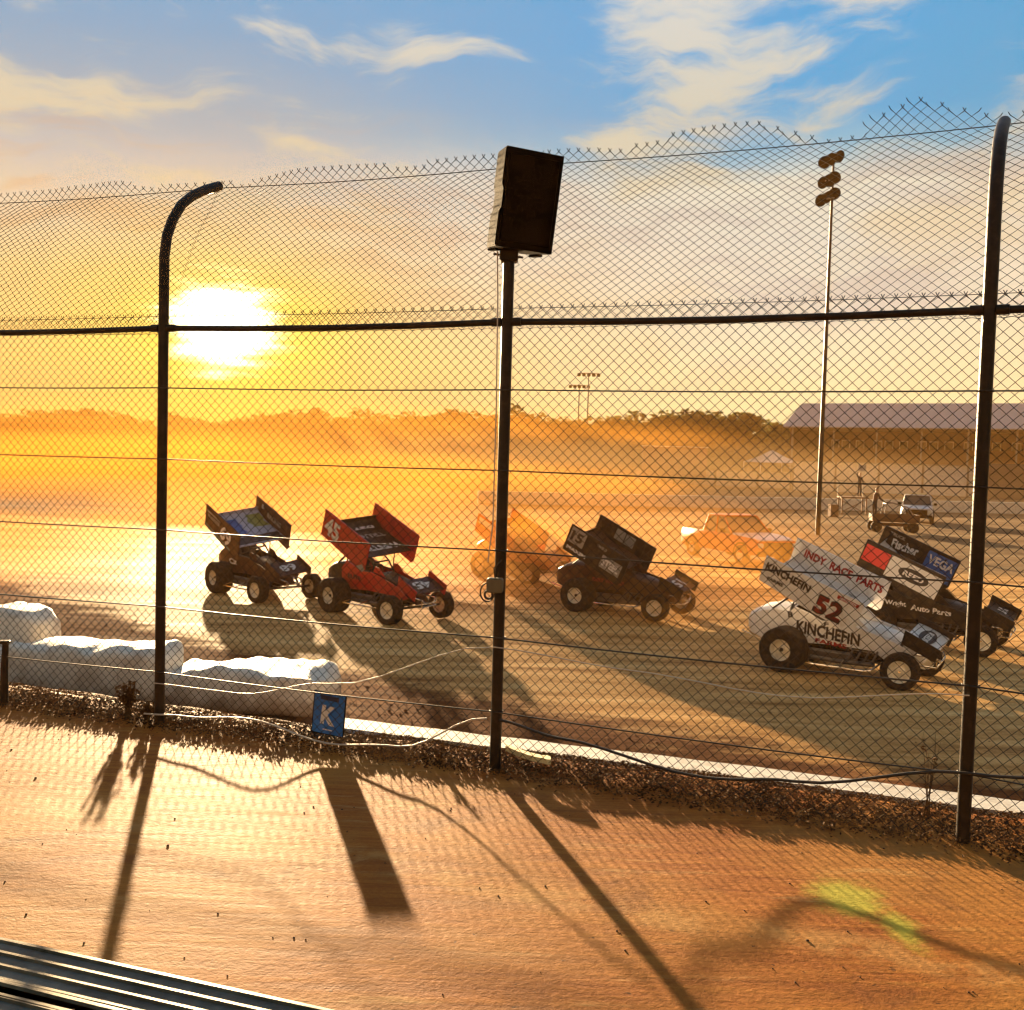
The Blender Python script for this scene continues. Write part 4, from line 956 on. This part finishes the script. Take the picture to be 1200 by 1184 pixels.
for x_ in (-.7, 1.2):
    for s in (-1, 1):
        mb = MB(TR(x_, s * .62, .3)); mb.lathe([(.14, -.1), (.27, -.11), (.30, -.06), (.30, .06), (.27, .11), (.14, .1), (.02, .08), (.02, -.08), (.14, -.1)], 18); mb.build('wheel', MT['tyre'], cart, True)
pm = standing(False, [MT['skin'], MT['cloth_b'], MT['cloth_d'], MT['hair']], .12)
c1 = cart.location + V((-.75, .1, .67)); o = link('person', pm, None, c1, (0, 0, R(-70))); tag(o, 'person in dark brown clothes standing on the back of the utility cart', 'person')
# flag stand
q = onz(998, 603, -1.4); 
fs_ = empty('flag_stand', (q.x, q.y, zlow(q.x, q.y)), R(-4), 'small raised wooden platform on thin legs in the infield', 'platform')
zt = 2.3 - 38 / 1200 * q.y * 1.02 - fs_.location.z
mb = MB(); mb.box((0, 0, zt - .06), (1.9, 1.3, .10), bev=.01); mb.build('deck', MT['timber'], fs_)
for sx in (-.85, .85):
    for sy in (-.55, .55): mb = MB(); mb.box((sx, sy, (zt - .12) / 2), (.08, .08, zt - .12)); mb.build('leg', MT['timber'], fs_)
mb = MB(); mb.tube([(-.85, -.55, .2), (.85, -.55, zt - .2)], .03, 6); mb.tube([(.85, .55, .2), (-.85, .55, zt - .2)], .03, 6); mb.build('brace', MT['timber'], fs_)
mb = MB()
for sx in (-.9, .9): mb.tube([(sx, .6, zt), (sx, .6, zt + 1.1)], .02, 6)
mb.tube([(-.9, .6, zt + 1.1), (.9, .6, zt + 1.1)], .02, 6); mb.build('railing', MT['steel'], fs_)
pm2 = standing(True, [MT['skin'], MT['cloth_d'], MT['cloth_d'], MT['hair']], .0)
c1 = fs_.location + V((.45, -.1, zt)); o = link('person', pm2, None, c1, (0, 0, R(-150))); tag(o, 'person in dark clothes on the raised platform with one arm lifted', 'person')
hand = c1 + RZ(-150).to_3x3() @ V((.335, .09, 1.85))
mb = MB(); mb.tube([(0, 0, -.10), (.05, 0, .45)], .012, 6); mb.add([(.05 * k / 6 + .55 * (j / 8), .05 * sin(j * .9), .45 * k / 6 + .02 * sin(j)) for k in (0, 6) for j in range(9)], [(j, j + 1, j + 10, j + 9) for j in range(8)])
o = mb.build('flag', MT['cloth_l'], None); o.location = hand; tag(o, 'pale flag held up by the person on the platform', 'flag')
q = onz(976, 606, -1.4); bn = empty('crate', (q.x, q.y, zlow(q.x, q.y)), R(8), 'small brown upright wooden crate left of the raised platform', 'crate')
mb = MB(); mb.box((0, 0, .45), (.55, .5, .86), bev=.02)
for z_ in (.15, .45, .75): mb.box((0, -.26, z_), (.6, .03, .10))
mb.build('crate_body', MT['timber'], bn)

# ------------------------------------------------------------------ floodlight poles
def lamp_pole(base, H, lamps, label, r0=.16, head=.28, group=None):
    o = empty('floodlight_pole', base, 0, label, 'light pole', group); mb = MB(); mb.tube([(0, 0, -.3), (0, 0, H * .5), (0, 0, H)], [r0, r0 * .75, r0 * .45], 10); mb.build('pole', MT['post'], o, True)
    return o
q = onz(958, 628, -1.45); Hp = 19.1
lp = lamp_pole((q.x, q.y, zlow(q.x, q.y)), Hp, 0, 'tall slender floodlight pole with a cluster of round lamps behind the white race car', .13)
for k, zz in enumerate((18.9, 17.9, 17.0)): mb = MB(); mb.tube([(-.62 + .1 * k, -.38 - .05 * k, zz - .13), (.28, .1, zz + .08)], .05, 6); mb.build('crossarm', MT['steel'], lp)
for row, zz in enumerate((18.9, 17.9, 17.0)):
    for k, (dx, dy, dz) in enumerate(((.18, -.1, .20), (-.25, -.25, -.03), (-.58, -.35, -.16))):
        if row == 1 and k == 1: dx += .1
        T = TR(dx - .06 * row, dy, zz + dz + random.uniform(-.06, .06)) @ RZ(random.uniform(-50, 30)) @ RX(115)
        mb = MB(T @ RX(90)); mb.lathe([(.02, -.26), (.10, -.24), (.17, -.10), (.29, .08), (.31, .12), (.27, .12), (.02, .06)], 16); lm = mb.build('lamp', MT['black'], lp, True)
for (px, pyt, Y_, pb) in ((679, 452, 205, 0), (690, 438, 190, 0)):
    top = onY(px, pyt, Y_)
    o = lamp_pole((top.x, top.y, -1.5), top.z + 1.5, 0, 'shorter far floodlight pole above the tree line' if px < 685 else 'taller far floodlight pole above the tree line', .22)
    mb = MB(); mb.box((0, 0, top.z + 1.5), (4.0, .3, .25)); mb.build('lamp_bar', MT['steel'], o)
    for k in range(5): mb = MB(); mb.box((-1.8 + .9 * k, -.2, top.z + 1.25), (.6, .5, .6), bev=.1); mb.build('lamp', MT['black'], o)

# ------------------------------------------------------------------ grandstand and far walls
gl = onY(926, 500, 150); gr_y = 138
X0 = gl.x; Zr0 = onY(926, 500, 150).z; Zr1 = onY(945, 475, 158).z
gs = empty('grandstand', (X0, 150, -1.5), R(-30), 'long covered grandstand with a grey lilac metal roof and dark open interior', 'grandstand')
L = 120; ez = Zr0 + 1.5; rz_ = Zr1 + 1.7; Dp = 16
mb = MB(); mb.loft([[(-.8, -1, ez - .12), (-.8, -1, ez), (-.5, Dp * .5, rz_), (-.8, Dp + 1, ez), (-.8, Dp + 1, ez - .12)], [(L, -1, ez - .12), (L, -1, ez), (L, Dp * .5, rz_), (L, Dp + 1, ez), (L, Dp + 1, ez - .12)]])
for k in range(60): mb.tube([(1.5 + 2 * k, -1, ez + .03), (1.5 + 2 * k, Dp * .5, rz_ + .03)], .05, 4)
mb.build('roof', MT['roof'], gs)
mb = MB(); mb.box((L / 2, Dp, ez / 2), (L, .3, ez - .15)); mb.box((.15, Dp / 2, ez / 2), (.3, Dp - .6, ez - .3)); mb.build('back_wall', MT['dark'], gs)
mb = MB()
for k in range(9): mb.box((L / 2, 3 + k * 1.3, 2.6 + k * .42), (L - 1.2, 1.28, .40)); 
mb.box((L / 2, 2, 1.2), (L - .8, 3.4, 2.4)); mb.build('seating_tiers', MT['timber'], gs)
for k in range(21): 
    mb = MB(); mb.box((.4 + k * 5.9, .0, ez / 2), (.24, .24, ez - .25)); mb.build('column', MT['steel'], gs)
mb = MB(); zr = 3.4
for z_ in (zr, zr - .5): mb.tube([(0, -.3, z_), (L, -.3, z_)], .05, 4)
for k in range(60): mb.box((.3 + k * 2, -.3, zr - .5), (.10, .06, 1.1))
mb.build('railing', MT['pgrey'], gs)
for k in range(52):                                # window openings of the boxes at the back
    x_ = 2.5 + k * 2.15 + (.5 if k % 3 == 0 else 0)
    mb = MB(); mb.box((x_, Dp - .22, ez - 2.3), (1.3, .12, 1.7)); mb.mi = 1; mb.box((x_, Dp - .30, ez - 2.35), (1.0, .06, 1.4)); mb.build('window', [MT['pgrey'], MT['glass']], gs)
def longwall(name, pa, pb, zb, h, th, m_, label, cat='wall', ribs=0, capm=None):
    o = empty(name, (pa[0], pa[1], zb), atan2(pb[1] - pa[1], pb[0] - pa[0]), label, cat); Lw = hypot(pb[0] - pa[0], pb[1] - pa[1])
    mb = MB(); n = max(2, int(Lw / 3)); rings = []
    for k in range(n + 1):
        x_ = Lw * k / n; j = .03 * mn.noise(V((x_ * .3, 0, 1))); rings.append([(x_, -th / 2, -.3), (x_, th / 2, -.3), (x_, th / 2, h + j), (x_, -th / 2, h + j)])
    mb.loft(rings); mb.build('wall_panel', m_, o)
    if ribs:
        mb = MB()
        for k in range(int(Lw / ribs) + 1): mb.box((k * ribs, -th / 2 - .04, h / 2), (.25, .1, h + .1))
        mb.box((Lw / 2, -th / 2 - .03, h + .06), (Lw, th + .16, .12)); mb.build('ribs', capm or m_, o)
    return o
a_ = onz(928, 572, -1.5); b2 = onz(1158, 575, -1.5)
q1, q2 = onY(930, 541, 132), onY(1160, 543, 126)
longwall('billboard_wall', (q1.x, 132), (q2.x, 126), -1.5, q1.z + 1.5, .4, MT['wallwhite'], 'long white panelled wall in front of the grandstand', 'wall', 5.2, MT['concrete'])
q1, q2 = onY(1158, 543, 120), onY(1330, 543, 112)
o = longwall('dark_hoarding', (q1.x, 120), (q2.x, 112), -1.5, q1.z + 1.5, .5, mat('dark_blue_panel', (.03, .03, .05), .6), 'dark blank hoarding at the right end of the white panelled wall', 'wall')
q1, q2 = onY(745, 538, 150), onY(926, 541, 140)
longwall('white_fence_wall', (q1.x, 150), (q2.x, 140), -1.5, 2.2, .4, MT['wallwhite'], 'hazy white wall left of the grandstand below the trees', 'wall', 6, MT['concrete'])
q1, q2 = onz(560, 590, -1.4), onz(1290, 604, -1.4)
longwall('inner_wall', (q1.x, q1.y), (q2.x, q2.y), -1.45, .95, .35, MT['wallwhite'], 'low white guard wall running across the infield behind the pickup truck', 'wall')
# trailer and tent
q = onY(790, 540, 146); tr_ = empty('trailer', (q.x, 146, -1.5), R(-5), 'reddish brown trailer parked among the trees behind the white wall', 'trailer')
hT = onY(790, 524, 146).z + 1.5
mb = MB(); mb.box((0, 0, hT / 2 + .6), (9, 2.6, hT - 1.2), bev=.1); mb.build('box_body', mat('red_brown_panel', (.20, .05, .03), .6, 0, .1, .4, 0), tr_)
mb = MB(); mb.box((0, 0, hT + .04), (9.3, 2.9, .1), bev=.03); mb.build('roof', MT['pgrey'], tr_)
for x_ in (-2.5, -1.5):
    mb = MB(TR(x_, -1.2, .5)); mb.lathe([(.25, -.15), (.5, -.12), (.5, .12), (.25, .15), (.02, .1), (.02, -.1), (.25, -.15)], 16); mb.build('wheel', MT['tyre'], tr_)
q = onY(904, 545, 144); tn = empty('tent', (q.x, 144, -1.5), R(10), 'white peaked tent at the left end of the grandstand', 'tent')
zt_ = onY(904, 528, 144).z + 1.5
mb = MB(); mb.loft([[(-3.0, -3.0, zt_ - 1.7), (3.0, -3.0, zt_ - 1.7), (3.0, 3.0, zt_ - 1.7), (-3.0, 3.0, zt_ - 1.7)], [(-1.4, -1.4, zt_ - .9), (1.4, -1.4, zt_ - .9), (1.4, 1.4, zt_ - .9), (-1.4, 1.4, zt_ - .9)], [(-.1, -.1, zt_), (.1, -.1, zt_), (.1, .1, zt_), (-.1, .1, zt_)]]); mb.build('canopy', MT['pwhite'], tn)
for sx in (-1, 1):
    for sy in (-1, 1):
        mb = MB(); mb.tube([(sx * 2.9, sy * 2.9, 0), (sx * 2.9, sy * 2.9, zt_ - 1.7)], .07, 6); mb.build('leg', MT['pgrey'], tn)

# ------------------------------------------------------------------ trees
def crown_mesh(seed, n=2600, Hh=10, Wd=9):
    rnd = random.Random(seed); mb = MB(); lobes = []
    for k in range(13):
        a_ = rnd.uniform(0, 6.3); rr = rnd.uniform(0, .34) * Wd; zc = Hh * rnd.uniform(.38, .86); rr *= 1.15 - abs(zc / Hh - .55)
        lobes.append((rr * cos(a_), rr * sin(a_), zc, rnd.uniform(.13, .22) * Wd))
    for i in range(n):
        lx, ly, lz, lr = lobes[rnd.randrange(len(lobes))]
        v = V((rnd.gauss(0, 1), rnd.gauss(0, 1), rnd.gauss(0, 1))).normalized() * lr * (rnd.random() ** .4)
        p = V((lx, ly, lz)) + V((v.x, v.y, v.z * .85)); s = rnd.uniform(.16, .42)
        T = M.Translation(p) @ M.Rotation(rnd.uniform(0, 6.3), 4, 'Z') @ M.Rotation(rnd.uniform(0, 6.3), 4, 'X')
        mb.add([(-s, -s * .5, 0), (0, -s * .8, s * .2), (s, 0, 0), (s * .2, s * .7, s * .15), (-s * .6, s * .5, 0)], [(0, 1, 2, 3, 4)], T)
    tb = MB(); tb.tube([(0, 0, -.5), (.1, .0, Hh * .25), (-.05, .1, Hh * .55)], [.34, .24, .12], 8)
    for lx, ly, lz, lr in lobes[:8]: tb.tube([(0, 0, Hh * rnd.uniform(.2, .4)), (lx * .5, ly * .5, lz * .7), (lx, ly, lz)], [.13, .09, .04], 6)
    return mb.mesh('crown', MT['leaf']), tb.mesh('trunk', MT['bark'], True)
TM = [crown_mesh(100 + k, 2600, 10, 9 + (k % 3)) for k in range(6)]
tl = [(-60, 476, 150), (-25, 470, 150), (10, 474, 150), (48, 476, 152), (85, 480, 160), (122, 482, 165), (160, 484, 165), (200, 484, 170), (240, 486, 170), (280, 486, 170), (320, 484, 170), (355, 481, 170),
      (392, 482, 170), (425, 480, 168), (458, 483, 168), (490, 481, 165), (520, 485, 165), (548, 483, 160), (575, 478, 160), (602, 475, 160), (628, 478, 160), (650, 486, 158), (672, 497, 160), (700, 490, 162), (722, 497, 164), (742, 484, 162), (765, 487, 160),
      (787, 479, 158), (810, 490, 160), (832, 484, 158), (858, 474, 156), (878, 488, 158), (902, 500, 170), (925, 490, 170), (945, 488, 176), (1010, 492, 185), (1090, 494, 185), (1180, 494, 185), (1250, 494, 185),
      (30, 484, 178), (105, 488, 180), (220, 490, 182), (340, 488, 182), (440, 486, 182), (560, 488, 182), (690, 502, 180), (750, 494, 180), (845, 492, 180), (910, 504, 184)]
look = ['broad leafy tree', 'tall rounded tree', 'uneven bushy tree', 'full crowned tree', 'narrow leaning tree', 'low spreading tree']
for i, (px, py, Y_) in enumerate(tl):
    cm, tm_ = TM[i % 6]; top = onY(px, py, Y_); hgt = top.z + 1.6; s = hgt / 9.9
    zone = 'behind the dust at the left' if px < 220 else 'in the hazy tree line below the sun' if px < 420 else 'in the orange hazy tree line left of the speaker post' if px < 590 else 'between the speaker post and the far poles' if px < 700 else 'in the tree line left of the grandstand' if px < 950 else 'behind the grandstand roof'
    back = ', back row' if i >= 39 else ''
    o = empty('tree', (top.x, Y_, -1.6), random.uniform(0, 6.3), f'{look[i % 6]} {zone}{back}', 'tree', f'trees {zone}{back} {look[i % 6]}')
    o.scale = (s * random.uniform(.95, 1.25), s * random.uniform(.95, 1.25), s)
    link('crown', cm, o); link('trunk', tm_, o)
# undergrowth closing the foot of the tree line
mb = MB(); rnd = random.Random(5)
for i in range(15000):
    x_ = rnd.uniform(-110, 75); y_ = (162 if i % 2 else 176) + rnd.uniform(-4, 9); h_ = (4.4 + 2.2 * mn.noise(V((x_ * .12, 0, 0)))) * rnd.random() ** .6
    s = rnd.uniform(.3, .7); T = TR(x_, y_, -1.6 + h_) @ M.Rotation(rnd.uniform(0, 6.3), 4, 'Z') @ M.Rotation(rnd.uniform(0, 6.3), 4, 'X')
    mb.add([(-s, -s * .5, 0), (0, -s * .8, s * .2), (s, 0, 0), (s * .2, s * .7, s * .15), (-s * .6, s * .5, 0)], [(0, 1, 2, 3, 4)], T)
tag(mb.build('undergrowth', MT['leaf']), 'low dark scrub closing the foot of the tree line', 'undergrowth', kind='stuff')

# ------------------------------------------------------------------ air: haze and dust
def volmat(name, col, dens, g, noise=None):
    m = bpy.data.materials.new(name); m.use_nodes = True; m.node_tree.nodes.clear(); t = NT(m.node_tree)
    out = t.node('ShaderNodeOutputMaterial'); v = t.node('ShaderNodeVolumePrincipled'); t.l.new(v.outputs[0], out.inputs[1])
    v.inputs['Color'].default_value = (*col, 1); v.inputs['Anisotropy'].default_value = g; v.inputs['Density'].default_value = dens
    if noise:
        tc = t.node('ShaderNodeTexCoord').outputs['Object']; r = t.vmath('LENGTH', tc); sc_, seed = noise
        n_ = t.noise(t.mapping(tc, (sc_, sc_, sc_ * .8), (0, 0, 0), (seed, 0, 0)), 1.0, 4, .6, .4)
        f = t.math('SUBTRACT', 1, t.math('POWER', r, 1.6), clamp=True)
        d_ = t.math('MULTIPLY', t.math('SUBTRACT', t.math('ADD', t.math('MULTIPLY', n_, 1.7), t.math('MULTIPLY', f, .9)), 1.02), 1.6, clamp=True)
        t.put(v.inputs['Density'], t.math('MULTIPLY', t.math('MULTIPLY', d_, t.smooth(f, 0, .5)), dens))
    return m
dust_n = [0]
def dust(c0, size, dens, seed, label, rz=0, col=(.90, .43, .07), g=.2):
    mb = MB(); rings = []; n, m_ = 20, 12
    mb.sphere((0, 0, 0), 1.04, n, m_)
    o = mb.build('dust_cloud', volmat('dust', col, dens, g, (2.2, seed))); o.location = c0; o.scale = size; o.rotation_euler = (0, 0, R(rz)); return tag(o, label, 'dust', kind='stuff')
dust((-30, 134, 0), (98, 22, 11), .036, 11, 'far golden dust in front of the tree line at the left', 0, (.95, .44, .07))
dust((-38, 84, -1), (70, 42, 5.2), .04, 8, 'great bank of golden dust drifting over the far turn at the left', 0, (.92, .42, .06))
dust((8, 96, -.8), (55, 36, 7), .006, 9, 'thin pale dust lying over the infield', 0, (.95, .66, .34))
mb = MB(); mb.box((60, 100, 8.35), (460, 220, 23.3))
for_h = volmat('haze_air', (1.0, .54, .18), .00045, .2)
tag(mb.build('haze', for_h), 'pale warm dusty air over the whole track', 'haze', kind='stuff')
dust((-9.5, 34, -.6), (9, 4.5, 2.3), .12, 1, 'golden dust hanging behind the dark number 69 car', -30)
dust((-14, 30, -.8), (6, 4, 1.7), .10, 2, 'golden dust trailing at the left behind the pack', -40)
dust((-3.5, 32.5, -.3), (6, 3.5, 2.6), .13, 3, 'golden dust between the red car and the orange car', -35)
dust((.2, 28.6, -.9), (3.2, 2.2, 1.5), .28, 4, 'brown dust thrown up behind the dark brown car', -30, (.45, .24, .08))
dust((6.2, 29.5, -.6), (4.0, 2.6, 2.1), .10, 5, 'orange dust between the dark brown car and the white car', -30, (.85, .42, .11))
dust((3.0, 36, .1), (5.5, 3, 2.6), .07, 6, 'pale orange dust behind the dark brown car and push truck', -20)
dust((7.2, 34.5, -.4), (5.5, 2.5, 2.2), .035, 10, 'orange dust rolling over the push truck', -15)
dust((.7, 31.0, -.6), (2.8, 1.5, 1.7), .30, 12, 'golden dust rolling across the orange car', -35)
dust((3.6, 25.0, -1.2), (2.6, 1.1, 1.0), .32, 13, 'brown dust round the wheels of the dark brown car', -30, (.6, .30, .09))
dust((3.6, 21.6, -1.3), (2.6, 1.2, .8), .12, 7, 'low dust kicked up behind the white number 52 car', -25)

# ------------------------------------------------------------------ render settings
sc.render.engine = 'CYCLES'
cy = sc.cycles; cy.max_bounces = 6; cy.diffuse_bounces = 2; cy.glossy_bounces = 2; cy.transmission_bounces = 3; cy.volume_bounces = 1; cy.transparent_max_bounces = 8
cy.use_denoising = True; cy.use_adaptive_sampling = True; cy.adaptive_threshold = .015; cy.volume_step_rate = 2.5; cy.volume_max_steps = 64
cy.sample_clamp_indirect = 6; cy.filter_width = 1.3 if hasattr(cy, 'filter_width') else 1.5
